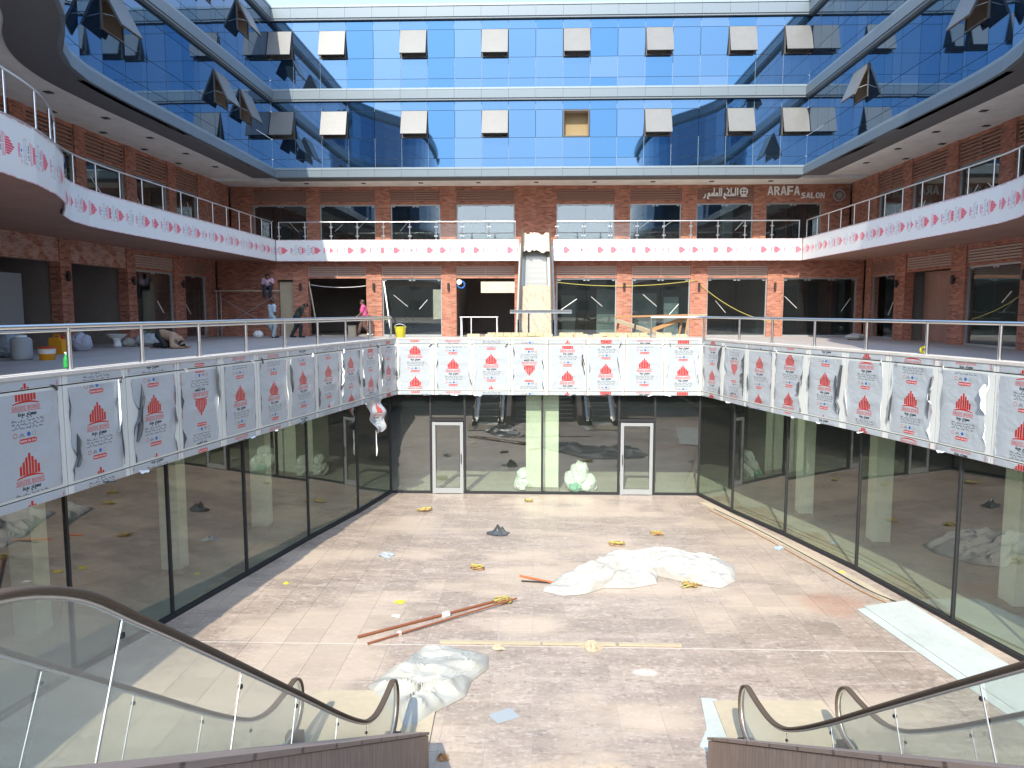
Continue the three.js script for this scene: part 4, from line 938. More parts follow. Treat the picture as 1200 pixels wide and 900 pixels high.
{
  const b = thing('timber_batten', 'long pale timber batten lying along the floor joint', 'batten', [0.4, 0, -11.97]);
  for (const [a, c] of [[-1.6, 0.1], [0.13, 1.35], [1.4, 2.45]]) wpart(b, 'length', box(a, c, 0.004, 0.035, -12.04 + rr(-0.01, 0.01), -11.95), M.paleTimber);
}
{
  const t = thing('rod_pair', 'orange and dark rods sticking out from the tarpaulin', 'rod', [0.1, 0, -14.9]);
  wpart(t, 'rod', rod([-0.32, 0.02, -15.15], [0.5, 0.06, -14.6], 0.022), mat(0.6, 0.16, 0.06, 0.5)); wpart(t, 'rod', rod([-0.28, 0.02, -14.85], [0.5, 0.04, -14.7], 0.016), M.black);
}
// white boards on the floor by the glass
{
  const sh = (dx, dz, y, k) => { const s = planSlab([[6.05 + dx, -13.55 + dz], [7.02 + dx, -13.95 + dz], [7.55 + dx, -10.9 + dz], [7.9 + dx, -8.6 + dz], [6.8 + dx, -8.3 + dz], [6.5 + dx, -10.6 + dz]].map(([x, z]) => [x, z]), y, y + 0.012); return s; };
  const quad = (a, b, c, d, y) => planSlab([a, b, c, d], y, y + 0.014);
  solo('wall_board', quad([6.02, -13.6], [6.9, -13.98], [7.55, -9.2], [6.7, -8.9], 0.005), M.board, 'lower white board on the floor, edge showing beneath another', 'board', 'white boards stacked by the glass wall');
  solo('wall_board', quad([6.2, -13.72], [7.14, -14.02], [7.72, -9.4], [6.85, -9.1], 0.022), M.board, 'upper white board lying flat beside the glass wall', 'board', 'white boards stacked by the glass wall');
}
// cables and conduits along the glass
{
  const P = [[5.0, -20.6], [5.7, -18.4], [6.35, -16.0], [6.75, -14.4], [6.95, -13.9]];
  P.length;
  [[0, 0.014, M.wire, 'black cable running along the foot of the glass wall'], [-0.2, 0.012, M.timber, 'thin brown conduit lying beside the cable at the glass wall']].forEach(([dx, r, m, label]) => solo('cable', tube(P.map(([x, z]) => [x + dx + rr(-0.04, 0.04), 0.016, z]), r, 60, 6), m, label, 'cable'));
  solo('floor_strip', planSlab([[4.75, -21.4], [5.1, -21.2], [6.7, -15.4], [6.95, -14.1], [6.75, -14.1], [6.45, -15.5]], 0.004, 0.012), M.paleTimber, 'pale plank strip along the foot of the glass wall', 'plank');
}
scrap(6.55, -15.6, 0.1, 0.08, M.yellow, 'rag', 'yellow rag against the glass wall by the cables', 'rag', 0.07);
scrap(5.75, -17.2, 0.12, 0.09, mat(0.3, 0.42, 0.6, 0.7), 'rag', 'pale blue rag against the glass wall by the cables', 'rag', 0.08);
// plywood covers at the escalator feet
{
  const cover = (x0, x1, z0, z1, label) => { const g = planSlab([[x0, z0], [x1, z0 - 0.06], [x1 - 0.05, z1], [x0 + 0.05, z1 + 0.05]], 0.021, 0.035); solo('cover_sheet', g, M.paleTimber, label, 'sheet'); };
  cover(-3.3, -1.35, -8.6, -10.35, 'cream cover sheet in front of the escalator beside the plastic');
  cover(2.5, 4.15, -8.75, -10.25, 'cream cover sheet in front of the escalator beside the boards');
  solo('cover_sheet', planSlab([[2.28, -8.8], [2.55, -9.3], [2.62, -10.28], [2.4, -10.3], [2.3, -9.5], [2.12, -9.1]], 0.005, 0.018), M.board, 'narrow white board beside the newel of the escalator', 'sheet');
  solo('cover_sheet', planSlab([[-2.3, -10.45], [-1.7, -10.55], [-1.75, -10.75], [-2.35, -10.7]], 0.005, 0.016), M.board, 'small white offcut behind the cream cover sheet', 'sheet');
}
// stone slab offcut and mortar near the stair foot
solo('tile_offcut', planSlab([[-0.65, -9.75], [-0.35, -9.95], [-0.2, -9.72], [-0.5, -9.55]], 0.004, 0.016), M.greyPlastic, 'loose grey tile offcut lying near the plastic sheet', 'tile');
scrap(-1.15, -8.75, 0.1, 0.08, M.timber, 'brick_piece', 'small brown brick piece by the stair wall', 'brick piece', 0.1);
// film banner torn loose and hanging at the corner
{
  const g = new THREE.PlaneGeometry(0.55, 0.95, 8, 14), p = g.attributes.position;
  for (let i = 0; i < p.count; i++) { const x = p.getX(i), y = p.getY(i), t = (0.475 - y) / 0.95; p.setX(i, x * (1 - 0.5 * t * t) + 0.1 * t + 0.03 * Math.sin(13 * y)); p.setZ(i, 0.07 * Math.sin(9 * x + 6 * y) + 0.05 * Math.sin(14 * y)); }
  g.computeVertexNormals(); g.rotateY(0.9);
  const t = thing('hanging_film', 'white printed film torn loose and hanging below the fascia corner', 'film', [-4.42, 2.1, -20.3]);
  const f = part(t, 'film_sheet', g, M.film); f.position.set(0, 0.55, 0);
  part(t, 'film_strip', flapMesh(0.75, 0.06, 0.8), M.filmWhite).position.set(-0.02, -0.2, 0);
}
// white sacks behind the glass by the door
{
  const s = thing('rubbish_sack', 'white plastic rubbish sacks heaped behind the glass beside the pillar', 'rubbish sack', [1.3, 0, -22.85]);
  const blob = (x, y, z, r, m, nm) => { const g = new THREE.IcosahedronGeometry(r, 4), p = g.attributes.position; for (let i = 0; i < p.count; i++) { const v = V3(p.getX(i), p.getY(i), p.getZ(i)), k = 0.62 + 0.62 * (1 - Math.abs(2 * fbm(v.x * 6 + x * 9, v.y * 6 + v.z * 5, 91, 4) - 1)) * (0.6 + 0.6 * vnoise(v.x * 9 + 4, v.y * 9 + v.z * 7, 93)); v.multiplyScalar(k); if (v.y < -r * 0.8) v.y = -r * 0.8; p.setXYZ(i, v.x, v.y, v.z); } part(s, nm, toCreasedNormals(g, 0.35), m).position.set(x, y + r * 0.8, z); };
  blob(0, 0, 0, 0.36, M.filmWhite, 'sack'); blob(0.32, 0, 0.1, 0.27, M.filmWhite, 'sack'); blob(0.08, 0.42, 0, 0.25, M.filmWhite, 'sack'); blob(-0.05, 0, 0.3, 0.17, mat(0.2, 0.5, 0.36, 0.5), 'bag'); blob(-1.68, 0, 0.05, 0.24, M.filmWhite, 'sack'); blob(-1.66, 0.34, 0.05, 0.18, M.filmWhite, 'sack');
}

// ---------------------------------------------------------------- escalator up to the balcony, wrapped in sheets
{
  const t = thing('escalator', 'narrow escalator rising to the balcony, wrapped in beige sheeting', 'escalator', [0, Y_GROUND, -30.5]);
  const path = dense([[-26.4, 5.2], [-27.2, 5.25], [-28.0, 5.55], [-29.0, 6.15], [-31.0, 7.35], [-33.0, 8.55], [-34.0, 9.1], [-34.8, 9.35], [-35.6, 9.4]], 60);
  for (const x of [-0.62, 0.62]) {
    wpart(t, 'handrail', sweepPlanar(path, handSection.map(([a, b]) => [x + a, b])), M.handrail);
    wpart(t, 'balustrade', sweepPlanar(path, [[x - 0.03, -0.72], [x + 0.03, -0.72], [x + 0.03, -0.03], [x - 0.03, -0.03]]), M.alu);
    wpart(t, 'casing', sweepPlanar(path, [[x - 0.14, -1.25], [x + 0.14, -1.25], [x + 0.14, -0.7], [x - 0.14, -0.7]]), M.bareWhite);
  }
  for (let i = 0; i < 14; i++) { const z = -28.6 - i * 0.4, y = 5.05 + i * 0.24; wpart(t, 'step', box(-0.46, 0.46, y - 0.24, y, z - 0.4, z), M.stepMetal); }
  wpart(t, 'underside', sweepPlanar(path.slice(0, 52), [[-0.6, -1.3], [0.6, -1.3], [0.6, -1.24], [-0.6, -1.24]]), M.darkWall);
  // sheeting laid over the lower half and the head
  const drape = (z0, y0, z1, y1, w, sd) => {
    const a = 26, b = 14, pos = [], uv = [], idx = [];
    for (let i = 0; i <= a; i++) for (let j = 0; j <= b; j++) {
      const s = i / a, u = j / b * 2 - 1, f = 1 - Math.abs(2 * fbm(s * 5 + u * 1.2, u * 2.2 + s * 3, sd, 3) - 1);
      pos.push(u * w, y0 + (y1 - y0) * s + 0.03 + 0.16 * f * f + 0.05 * vnoise(s * 9, u * 5, sd + 3), z0 + (z1 - z0) * s + 0.06 * (vnoise(u * 4, s * 6, sd) - 0.5)); uv.push(u, s * 4);
    }
    for (let i = 0; i < a; i++) for (let j = 0; j < b; j++) { const k = i * (b + 1) + j; idx.push(k, k + 1, k + b + 1, k + 1, k + b + 2, k + b + 1); }
    const g = new THREE.BufferGeometry(); g.setAttribute('position', new THREE.Float32BufferAttribute(pos, 3)); g.setAttribute('uv', new THREE.Float32BufferAttribute(uv, 2)); g.setIndex(idx); return toCreasedNormals(g, 0.3);
  };
  const sheetMat = mat(0.42, 0.345, 0.245, 0.8);
  wpart(t, 'sheeting', drape(-27.3, 4.5, -30.6, 6.45, 0.58, 5), sheetMat);
  wpart(t, 'sheeting', drape(-33.0, 8.0, -35.0, 8.95, 0.6, 8), mat(0.52, 0.45, 0.36, 0.8));
  // profile resting across the foot of the escalator on a post
  const b = thing('metal_profile', 'long silver metal profile propped level across the escalator foot', 'profile', [0, Y_GROUND, -26.0]);
  wpart(b, 'channel', join([box(-0.9, 1.25, 5.46, 5.58, -26.05, -26.02), box(-0.9, 1.25, 5.46, 5.475, -26.02, -25.92), box(-0.9, 1.25, 5.565, 5.58, -26.02, -25.92)]), M.alu);
  wpart(b, 'prop', box(-0.28, -0.22, Y_GROUND, 5.459, -26.03, -25.95), M.black); wpart(b, 'prop', box(0.55, 0.6, Y_GROUND, 5.459, -26.03, -25.95), M.black);
}

// ---------------------------------------------------------------- signs on the balcony shops
{
  const font = await new FontLoader().loadAsync('fonts/droid/droid_sans_bold.typeface.json');
  const text = (s, size, x, y, z, w) => { const g = new TextGeometry(s, { font, size, depth: 0.06, curveSegments: 4, bevelEnabled: false }); g.computeBoundingBox(); const k = w / (g.boundingBox.max.x - g.boundingBox.min.x); g.scale(k, 1, 1); g.translate(x - g.boundingBox.min.x * k, y, z); return g; };
  const t = thing('salon_sign', 'white raised letters reading ARAFA SALON on the brick', 'sign', [12.5, 11.1, -36.9]);
  let px = 11.15; for (const ch of 'ARAFA') { wpart(t, 'letter', text(ch, 0.43, px, 11.08, -36.98, 0.28), M.sign); px += 0.315; }
  px = 12.78; for (const ch of 'SALON') { wpart(t, 'letter', text(ch, 0.27, px, 10.93, -36.98, 0.19), M.sign); px += 0.225; }
  const p = thing('perfume_sign', 'white raised Arabic lettering with a round emblem on the louvres', 'sign', [9.1, 11.1, -36.9]);
  const h = 0.36, xr = 9.72;
  for (const s of WORD_ROYAL) wpart(p, 'letter', join(s.slice(0, -1).map((a, i) => { const c = s[i + 1]; return beam([xr - a[0] * h, 11.08 + a[1] * h, -36.95], [xr - c[0] * h, 11.08 + c[1] * h, -36.95], 0.055, 0.055); })), M.sign);
  const ring = new THREE.TorusGeometry(0.17, 0.035, 8, 24); ring.translate(10.02, 11.26, -36.95);
  wpart(p, 'emblem', join([ring, cbox(10.02, 11.26, -36.95, 0.05, 0.3, 0.04), cbox(10.02, 11.26, -36.95, 0.3, 0.05, 0.038), cbox(10.02, 11.04, -36.95, 0.3, 0.05, 0.04)]), M.sign);
  const e = thing('round_sign', 'round grey emblem sign on the dark wall in the balcony corner', 'sign', [14.55, 11.05, -36.85]);
  const r1 = new THREE.TorusGeometry(0.26, 0.04, 8, 28), r2 = new THREE.CircleGeometry(0.15, 20);
  part(e, 'ring', r1, M.greyPlastic).position.z = -0.03; part(e, 'disc', new THREE.CylinderGeometry(0.14, 0.14, 0.03, 20).rotateX(Math.PI / 2), M.greyPlastic).position.z = -0.03;
}

// ---------------------------------------------------------------- things on the walkway
{
  // low course of loose yellow bricks along the kerb
  const w = thing('brick_stack', 'low course of loose yellow bricks along the sunlit kerb', 'bricks', [1.0, Y_GROUND, -22.9]);
  const b = metreUV(new THREE.BoxGeometry(0.235, 0.11, 0.11));
  for (let row = 0; row < 5; row++) for (let i = 0; i < 26; i++) {
    const x = -2.1 + i * 0.245 + (row % 2 ? 0.12 : 0);
    if (row === 4 && (rnd() < 0.3 || x < -1.8)) continue;
    const o = part(w, 'brick', b, M.yellowBrick); o.position.set(x - 1.0, 0.056 + row * 0.112, rr(-0.015, 0.015)); o.rotation.y = rr(-0.04, 0.04);
  }
  for (let i = 0; i < 16; i++) { const o = part(w, 'brick', b, M.yellowBrick); o.position.set(rr(-2.9, 4.2) - 1.0 + 0.6, 0.43 + 0.055, 0.68 + rr(-0.03, 0.05)); o.rotation.set(0, rr(-0.6, 0.6), 0); }
  // trestle of planks
  const t = thing('timber_trestle', 'brown timber planks crossed as a trestle above the fascia', 'trestle', [3.2, Y_GROUND, -23.4]);
  wpart(t, 'plank', beam([2.45, 5.36, -23.4], [4.7, 5.42, -23.3], 0.24, 0.06), M.timber);
  wpart(t, 'plank', beam([3.9, 5.41, -23.4], [5.3, 5.43, -23.3], 0.14, 0.04), M.paleTimber);
  wpart(t, 'brace', beam([2.5, 5.26, -23.32], [4.3, 4.66, -23.2], 0.07, 0.12), M.paleTimber);
  wpart(t, 'brace', beam([2.6, 4.55, -23.5], [4.7, 5.34, -23.5], 0.07, 0.12), M.timber);
  wpart(t, 'leg', beam([2.62, 5.28, -23.55], [2.45, Y_GROUND, -23.6], 0.06, 0.06), M.timber);
  wpart(t, 'leg', beam([4.6, 5.3, -23.55], [4.4, Y_GROUND, -23.6], 0.06, 0.06), M.timber);
  wpart(t, 'leg', beam([4.7, 5.3, -23.2], [4.55, Y_GROUND, -23.1], 0.06, 0.06), M.timber);
  wpart(t, 'leg', beam([3.1, 5.28, -23.2], [2.95, Y_GROUND, -23.1], 0.05, 0.06), M.black);
  // bucket, bottle, small tin on the kerb
  const bu = thing('bucket', 'bright yellow plastic bucket standing on the kerb corner', 'bucket', [-4.05, Y_KERB, -22.15]);
  part(bu, 'body', lathe([[0, 0], [0.13, 0], [0.17, 0.3], [0.185, 0.3], [0.185, 0.32], [0.16, 0.32], [0.12, 0.03], [0, 0.03]]), M.yellow);
  part(bu, 'handle', new THREE.TorusGeometry(0.17, 0.008, 6, 20, Math.PI).rotateX(0.9).translate(0, 0.3, 0), M.whitePaint);
  const bo = thing('bottle', 'green glass bottle standing on the kerb under the railing', 'bottle', [-6.72, Y_KERB, -10.4]);
  const green = new THREE.MeshPhysicalMaterial({ color: lin(0.03, 0.32, 0.07), roughness: 0.12 });
  part(bo, 'body', lathe([[0, 0], [0.034, 0], [0.036, 0.02], [0.036, 0.12], [0.03, 0.15], [0.015, 0.18], [0.014, 0.21], [0, 0.21]], 18), green);
  part(bo, 'cap', lathe([[0, 0.21], [0.017, 0.21], [0.017, 0.232], [0, 0.232]], 14), M.whitePaint);
  const ti = thing('tape_roll', 'yellow tape roll standing on the kerb below the railing post', 'tape roll', [7.34, Y_KERB, -14.3]);
  part(ti, 'roll', new THREE.TorusGeometry(0.05, 0.025, 8, 20).translate(0, 0.075, 0), M.yellow); part(ti, 'core', new THREE.CylinderGeometry(0.028, 0.028, 0.05, 16, 1, true).rotateX(Math.PI / 2).translate(0, 0.075, 0), M.paleTimber);
  // work table in the open shop
  const wt = thing('work_table', 'bare steel work table in the mouth of the open shop', 'table', [-2.6, Y_GROUND, -34.2]);
  part(wt, 'top', cbox(0, 0.92, 0, 1.75, 0.035, 0.6), M.whitePaint);
  for (const [x, z] of [[-0.82, 0.25], [0.82, 0.25], [-0.82, -0.25], [0.82, -0.25], [-0.35, 0.25]]) part(wt, 'leg', cbox(x, 0.45, z, 0.045, 0.9, 0.045), M.steelBrushed);
  // hard things by the shaded shops
  const jug = thing('jerrycan', 'orange plastic jerrycan by the brick pier', 'jerrycan', [-13.6, Y_GROUND, -20.8]);
  part(jug, 'body', new THREE.ExtrudeGeometry(new THREE.Shape([[-0.17, 0], [0.17, 0], [0.18, 0.04], [0.18, 0.38], [0.1, 0.45], [-0.17, 0.45], [-0.18, 0.4], [-0.18, 0.03]].map((p) => new THREE.Vector2(...p))), { depth: 0.18, bevelEnabled: true, bevelSize: 0.015, bevelThickness: 0.015 }), M.orange);
  part(jug, 'handle', tube([[-0.12, 0.46, 0.09], [-0.1, 0.53, 0.09], [0.04, 0.53, 0.09], [0.07, 0.46, 0.09]], 0.018), M.orange); part(jug, 'cap', rod([0.13, 0.42, 0.09], [0.17, 0.5, 0.09], 0.035), M.red);
  const ob = thing('bucket', 'orange and red paint bucket beside the railing post', 'bucket', [-12.3, Y_GROUND, -18.3]);
  part(ob, 'body', lathe([[0, 0], [0.17, 0], [0.2, 0.32], [0.17, 0.32], [0.15, 0.03], [0, 0.03]]), M.orange); part(ob, 'lid', lathe([[0, 0.34], [0.215, 0.33], [0.215, 0.3], [0.2, 0.3]]), M.red);
  part(ob, 'label_band', lathe([[0.185, 0.16], [0.197, 0.28]]), M.tape);
  const dr = thing('plastic_drum', 'pale grey plastic drum standing among rubbish by the shops', 'drum', [-12.95, Y_GROUND, -18.3]);
  part(dr, 'body', lathe([[0, 0], [0.22, 0], [0.24, 0.05], [0.24, 0.5], [0.2, 0.56], [0.1, 0.58], [0, 0.58]]), M.greyPlastic); part(dr, 'lid', rod([0, 0.57, 0], [0, 0.62, 0], 0.14), M.filmWhite);
  const wc = thing('toilet_bowl', 'white toilet bowl left standing on the walkway', 'toilet', [-14.1, Y_GROUND, -24.6]);
  part(wc, 'pedestal', lathe([[0, 0], [0.16, 0], [0.13, 0.1], [0.11, 0.22], [0.16, 0.3], [0, 0.3]]), M.porcelain); part(wc, 'bowl', lathe([[0.1, 0.26], [0.2, 0.33], [0.27, 0.42], [0.3, 0.44], [0.24, 0.44], [0.16, 0.34], [0, 0.3]]).scale(1.25, 1, 0.85), M.porcelain);
  const sk = (x, z, w, h, d, m, label, cat = 'sack') => { const g = new THREE.IcosahedronGeometry(1, 4), p = g.attributes.position, sd = Math.floor(x * 91 + z * 17); for (let i = 0; i < p.count; i++) { const v = V3(p.getX(i), p.getY(i), p.getZ(i)); const k = 0.82 + 0.36 * fbm(v.x * 3 + 7, v.y * 3 + v.z * 2.3, 100 + Math.abs(sd) % 50, 3); p.setXYZ(i, v.x * w * k, Math.max(0, (v.y * 0.9 + 0.75) * h * 0.55 * k), v.z * d * k); } g.computeVertexNormals(); const o = solo('sack', g, m, label, cat); o.position.set(x, Y_GROUND, z); };
  sk(-13.3, -25.2, 0.55, 0.5, 0.35, M.greyPlastic, 'grey filled sack lying beside the kneeling man'); sk(-13.9, -24.9, 0.25, 0.35, 0.22, M.concrete, 'small pale sack between the toilet and grey sack');
  sk(-13.9, -22.3, 0.3, 0.6, 0.26, mat(0.4, 0.42, 0.5, 0.8), 'bluish white bundle leaning at the brick pier', 'bundle'); sk(-13.9, -19.2, 0.4, 0.7, 0.35, mat(0.28, 0.33, 0.38, 0.8), 'tall heap of wrapped rubbish behind the grey drum', 'bundle');
  sk(-13.4, -17.4, 0.4, 0.4, 0.35, M.black, 'black rubbish bag slumped near the grey drum', 'bag');
  sk(-12.6, -33.4, 0.22, 0.35, 0.2, M.filmWhite, 'white bucket shaped bundle below the scaffold', 'bundle'); sk(13.2, -31.2, 0.4, 0.3, 0.3, M.concrete, 'pale sack lying by the doorway with bare plaster', 'sack');
  // pale panel and dark heap inside the open shop
  solo('plaster_panel', box(-15.9, -15.85, Y_GROUND, 6.7, -22.6, -21.1), M.greyPlastic, 'pale plaster panel leaning inside the dark open shop', 'panel');
  // scaffold in the shaded corner
  const sc = thing('scaffold', 'light steel scaffold with a plank in the shaded corner', 'scaffold', [-13.3, Y_GROUND, -34.2]);
  part(sc, 'platform', cbox(0, 2.12, 0, 3.0, 0.05, 0.5), M.paleTimber);
  for (const x of [-1.4, 1.15]) for (const z of [-0.22, 0.22]) part(sc, 'standard', rod([x, 0, z], [x, 2.1, z], 0.024, 8), M.alu);
  part(sc, 'brace', rod([-1.4, 0.3, 0.24], [1.15, 1.8, 0.24], 0.018, 6), M.alu); part(sc, 'brace', rod([1.15, 0.3, -0.24], [-1.4, 1.8, -0.24], 0.018, 6), M.alu);
  // lengths of wood leaning at the open shop
  for (const [x0, x1, m, l] of [[-10.7, -10.1, M.paleTimber, 'pale batten leaning inside the open shop doorway'], [-7.15, -6.7, M.alu, 'silver strip leaning against the shop glass by the pier']]) solo('batten', beam([x0, 6.9, -35.0], [x1, Y_GROUND + 0.01, -34.3], 0.05, 0.05), m, l, 'batten');
  solo('batten', beam([-9.9, Y_GROUND + 0.04, -34.2], [-8.3, Y_GROUND + 0.04, -33.9], 0.08, 0.06), M.paleTimber, 'pale batten lying before the open shop', 'batten');
  solo('crate', join([cbox(-8.35, Y_GROUND + 0.25, -33.6, 0.3, 0.5, 0.3), cbox(-8.35, Y_GROUND + 0.52, -33.6, 0.33, 0.03, 0.33)]), M.paleTimber, 'small pale box standing by the walking woman', 'box');
  // sagging barrier tape and cable along the shop fronts
  const sag = (a, b, d) => { const p = []; for (let i = 0; i <= 10; i++) { const t = i / 10; p.push([a[0] + (b[0] - a[0]) * t, a[1] + (b[1] - a[1]) * t - d * 4 * t * (1 - t), a[2] + (b[2] - a[2]) * t]); } return tube(p, 0.016, 40, 5); };
  solo('cable', sag([1.0, 6.85, -34.98], [7.5, 6.95, -34.98], 0.22), M.yellowTape, 'yellow cable sagging along the sunlit shop fronts', 'cable');
  solo('cable', sag([7.6, 6.75, -34.98], [11.2, 5.0, -34.9], 0.35), M.yellowTape, 'yellow cable drooping across the taped shop window', 'cable');
  solo('cable', sag([-10.6, 6.75, -34.98], [-8.0, 6.7, -34.98], 0.1), M.tape, 'pale cable strung over the open shop doorway', 'cable');
  const bt = thing('wire_coil', 'coil of blue wire hanging at the open shop lintel', 'wire', [-3.5, 6.75, -34.95]);
  for (let i = 0; i < 4; i++) part(bt, 'loop', new THREE.TorusGeometry(rr(0.14, 0.24), 0.012, 5, 20).rotateY(rr(-0.5, 0.5)).rotateX(rr(-0.4, 0.4)), mat(0.03, 0.2, 0.6, 0.5));
  part(bt, 'work_lamp', rod([-0.08, 0.12, 0], [-0.08, 0.12, 0.12], 0.12, 14), M.filmWhite);
  // rubble bank behind the rear openings
  const g = new THREE.PlaneGeometry(90, 26, 90, 26), p = g.attributes.position;
  for (let i = 0; i < p.count; i++) { const x = p.getX(i), y = p.getY(i) + 13; p.setZ(i, -y * 0.9 + 2.6 * fbm(x * 0.35, y * 0.5, 141, 5)); p.setY(i, y * 0.55 + fbm(x * 0.5, y, 151, 4)); }
  g.computeVertexNormals(); g.translate(-10, 4.0, -88);
  structure('rubble_bank', metreUV(g), M.sandy, 'sandy rubble bank behind the building');
}

// ---------------------------------------------------------------- people
function capsule(p, a, b, ra, rb) {
  const bx = b[0] - a[0], by = b[1] - a[1], bz = b[2] - a[2], px = p[0] - a[0], py = p[1] - a[1], pz = p[2] - a[2];
  const t = clamp01((px * bx + py * by + pz * bz) / (bx * bx + by * by + bz * bz + 1e-9));
  return Math.hypot(px - bx * t, py - by * t, pz - bz * t) - (ra + (rb - ra) * t);
}
const smin = (a, b, k) => { const h = Math.max(k - Math.abs(a - b), 0) / k; return Math.min(a, b) - h * h * k * 0.25; };
function fieldMesh(bones, k, cell, grow = 0) {
  const lo = [1e9, 1e9, 1e9], hi = [-1e9, -1e9, -1e9];
  for (const [a, b, ra, rb] of bones) for (const [p, r] of [[a, ra], [b, rb]]) for (let i = 0; i < 3; i++) { lo[i] = Math.min(lo[i], p[i] - r - grow - 0.05); hi[i] = Math.max(hi[i], p[i] + r + grow + 0.05); }
  const size = Math.max(hi[0] - lo[0], hi[1] - lo[1], hi[2] - lo[2]), n = Math.min(110, Math.ceil(size / cell) + 3);
  const mc = new MarchingCubes(n, M.skin, false, false, 60000); mc.isolation = 0;
  const c = lo.map((v, i) => (v + hi[i]) / 2), half = size / 2 * 1.02;
  for (let z = 0; z < n; z++) for (let y = 0; y < n; y++) for (let x = 0; x < n; x++) {
    const p = [c[0] + (x - n / 2) / (n / 2) * half, c[1] + (y - n / 2) / (n / 2) * half, c[2] + (z - n / 2) / (n / 2) * half];
    let d = 1e3; for (const [a, b, ra, rb] of bones) d = smin(d, capsule(p, a, b, ra + grow, rb + grow), k);
    mc.field[x + y * n + z * n * n] = -d;
  }
  mc.update();
  const cnt = mc.count, pos = new Float32Array(cnt * 3), nor = new Float32Array(cnt * 3);
  for (let i = 0; i < cnt; i++) { for (let q = 0; q < 3; q++) { pos[i * 3 + q] = mc.positionArray[i * 3 + q] * half + c[q]; nor[i * 3 + q] = mc.normalArray[i * 3 + q]; } }
  const g = new THREE.BufferGeometry(); g.setAttribute('position', new THREE.BufferAttribute(pos, 3)); g.computeVertexNormals();
  return g;
}
function person(J, pos, turn, label, o) {
  const t = thing('person', label, 'person', pos); t.rotation.y = turn;
  const { head, neck, chest, pelvis, sh, el, wr, hip, kn, an, look = [0, 0, 1] } = J;
  const fwd = V3(...look).normalize(), up = V3(head[0] - neck[0], head[1] - neck[1], head[2] - neck[2]).normalize();
  const off = (p, f, u) => [p[0] + fwd.x * f + up.x * u, p[1] + fwd.y * f + up.y * u, p[2] + fwd.z * f + up.z * u];
  const bones = [[neck, chest, 0.06, 0.13], [chest, pelvis, 0.145, 0.135], [off(head, 0, -0.03), off(head, -0.01, 0.045), 0.082, 0.098], [off(head, 0.03, -0.09), off(head, 0.05, -0.07), 0.055, 0.05], [neck, off(head, -0.01, -0.06), 0.055, 0.055], [off(head, 0.09, -0.03), off(head, 0.105, -0.035), 0.018, 0.016]];
  const arms = [], legs = [];
  for (let i = 0; i < 2; i++) {
    bones.push([chest, sh[i], 0.1, 0.075], [sh[i], el[i], 0.058, 0.044], [el[i], wr[i], 0.043, 0.03], [pelvis, hip[i], 0.12, 0.1], [hip[i], kn[i], 0.092, 0.062], [kn[i], an[i], 0.06, 0.042]);
    arms.push([sh[i], el[i]]); legs.push([hip[i], kn[i], an[i]]);
    const d = V3(wr[i][0] - el[i][0], wr[i][1] - el[i][1], wr[i][2] - el[i][2]).normalize(), s = V3(0, 0, 1).addScaledVector(d, -d.z).normalize();
    const at = (a, b) => [wr[i][0] + d.x * a + s.x * b, wr[i][1] + d.y * a + s.y * b, wr[i][2] + d.z * a + s.z * b];
    bones.push([wr[i], at(0.085, 0), 0.028, 0.032]);
    [-0.027, -0.009, 0.009, 0.027].forEach((b, q) => bones.push([at(0.08, b), at(0.16 - 0.012 * Math.abs(q - 1.4), b * 1.25), 0.011, 0.009]));
    bones.push([at(0.03, 0.02), at(0.1, 0.06), 0.013, 0.01]);
    const f = J.foot?.[i] ?? [0, 0, 1]; bones.push([[an[i][0], an[i][1] - 0.03, an[i][2]], [an[i][0] + f[0] * 0.17, an[i][1] - 0.045 + f[1] * 0.17, an[i][2] + f[2] * 0.17], 0.042, 0.033]);
  }
  part(t, 'body', fieldMesh(bones, 0.05, 0.022), o.skin ?? M.skin);
  if (o.shirt) {
    const s = [[neck, chest, 0.055, 0.135], [chest, pelvis, 0.15, 0.15]];
    for (let i = 0; i < 2; i++) { const m = o.sleeve ?? 0.6; s.push([chest, sh[i], 0.1, 0.08], [sh[i], sh[i].map((v, q) => v + (el[i][q] - v) * Math.min(1, m)), 0.07, 0.062]); if (m > 1) s.push([el[i], el[i].map((v, q) => v + (wr[i][q] - v) * (m - 1)), 0.055, 0.048]); }
    if (o.skirtTail) s.push([pelvis, [pelvis[0], pelvis[1] - o.skirtTail, pelvis[2]], 0.16, 0.19]);
    part(t, 'shirt', fieldMesh(s, 0.06, 0.022, 0.012), o.shirt);
  }
  const tr = []; for (let i = 0; i < 2; i++) tr.push([pelvis, hip[i], 0.135, 0.115], [hip[i], kn[i], 0.105, 0.08], [kn[i], an[i], 0.078, 0.062]);
  part(t, 'trousers', fieldMesh(tr, 0.05, 0.022, 0.008), o.trousers ?? M.black);
  part(t, 'hair', fieldMesh([[off(head, -0.03, 0.02), off(head, 0.0, 0.06), 0.095, 0.093], ...(o.longHair ? [[off(head, -0.06, 0), off(head, -0.09, -0.16), 0.08, 0.06]] : [])], 0.04, 0.02), o.hair ?? M.hair);
  const shoes = []; for (let i = 0; i < 2; i++) { const f = J.foot?.[i] ?? [0, 0, 1]; shoes.push([[an[i][0] - f[0] * 0.03, an[i][1] - 0.035, an[i][2] - f[2] * 0.03], [an[i][0] + f[0] * 0.18, an[i][1] - 0.045 + f[1] * 0.17, an[i][2] + f[2] * 0.18], 0.046, 0.038]); }
  if (!o.barefoot) part(t, 'shoes', fieldMesh(shoes, 0.02, 0.02, 0.004), o.shoes ?? M.black);
  return t;
}
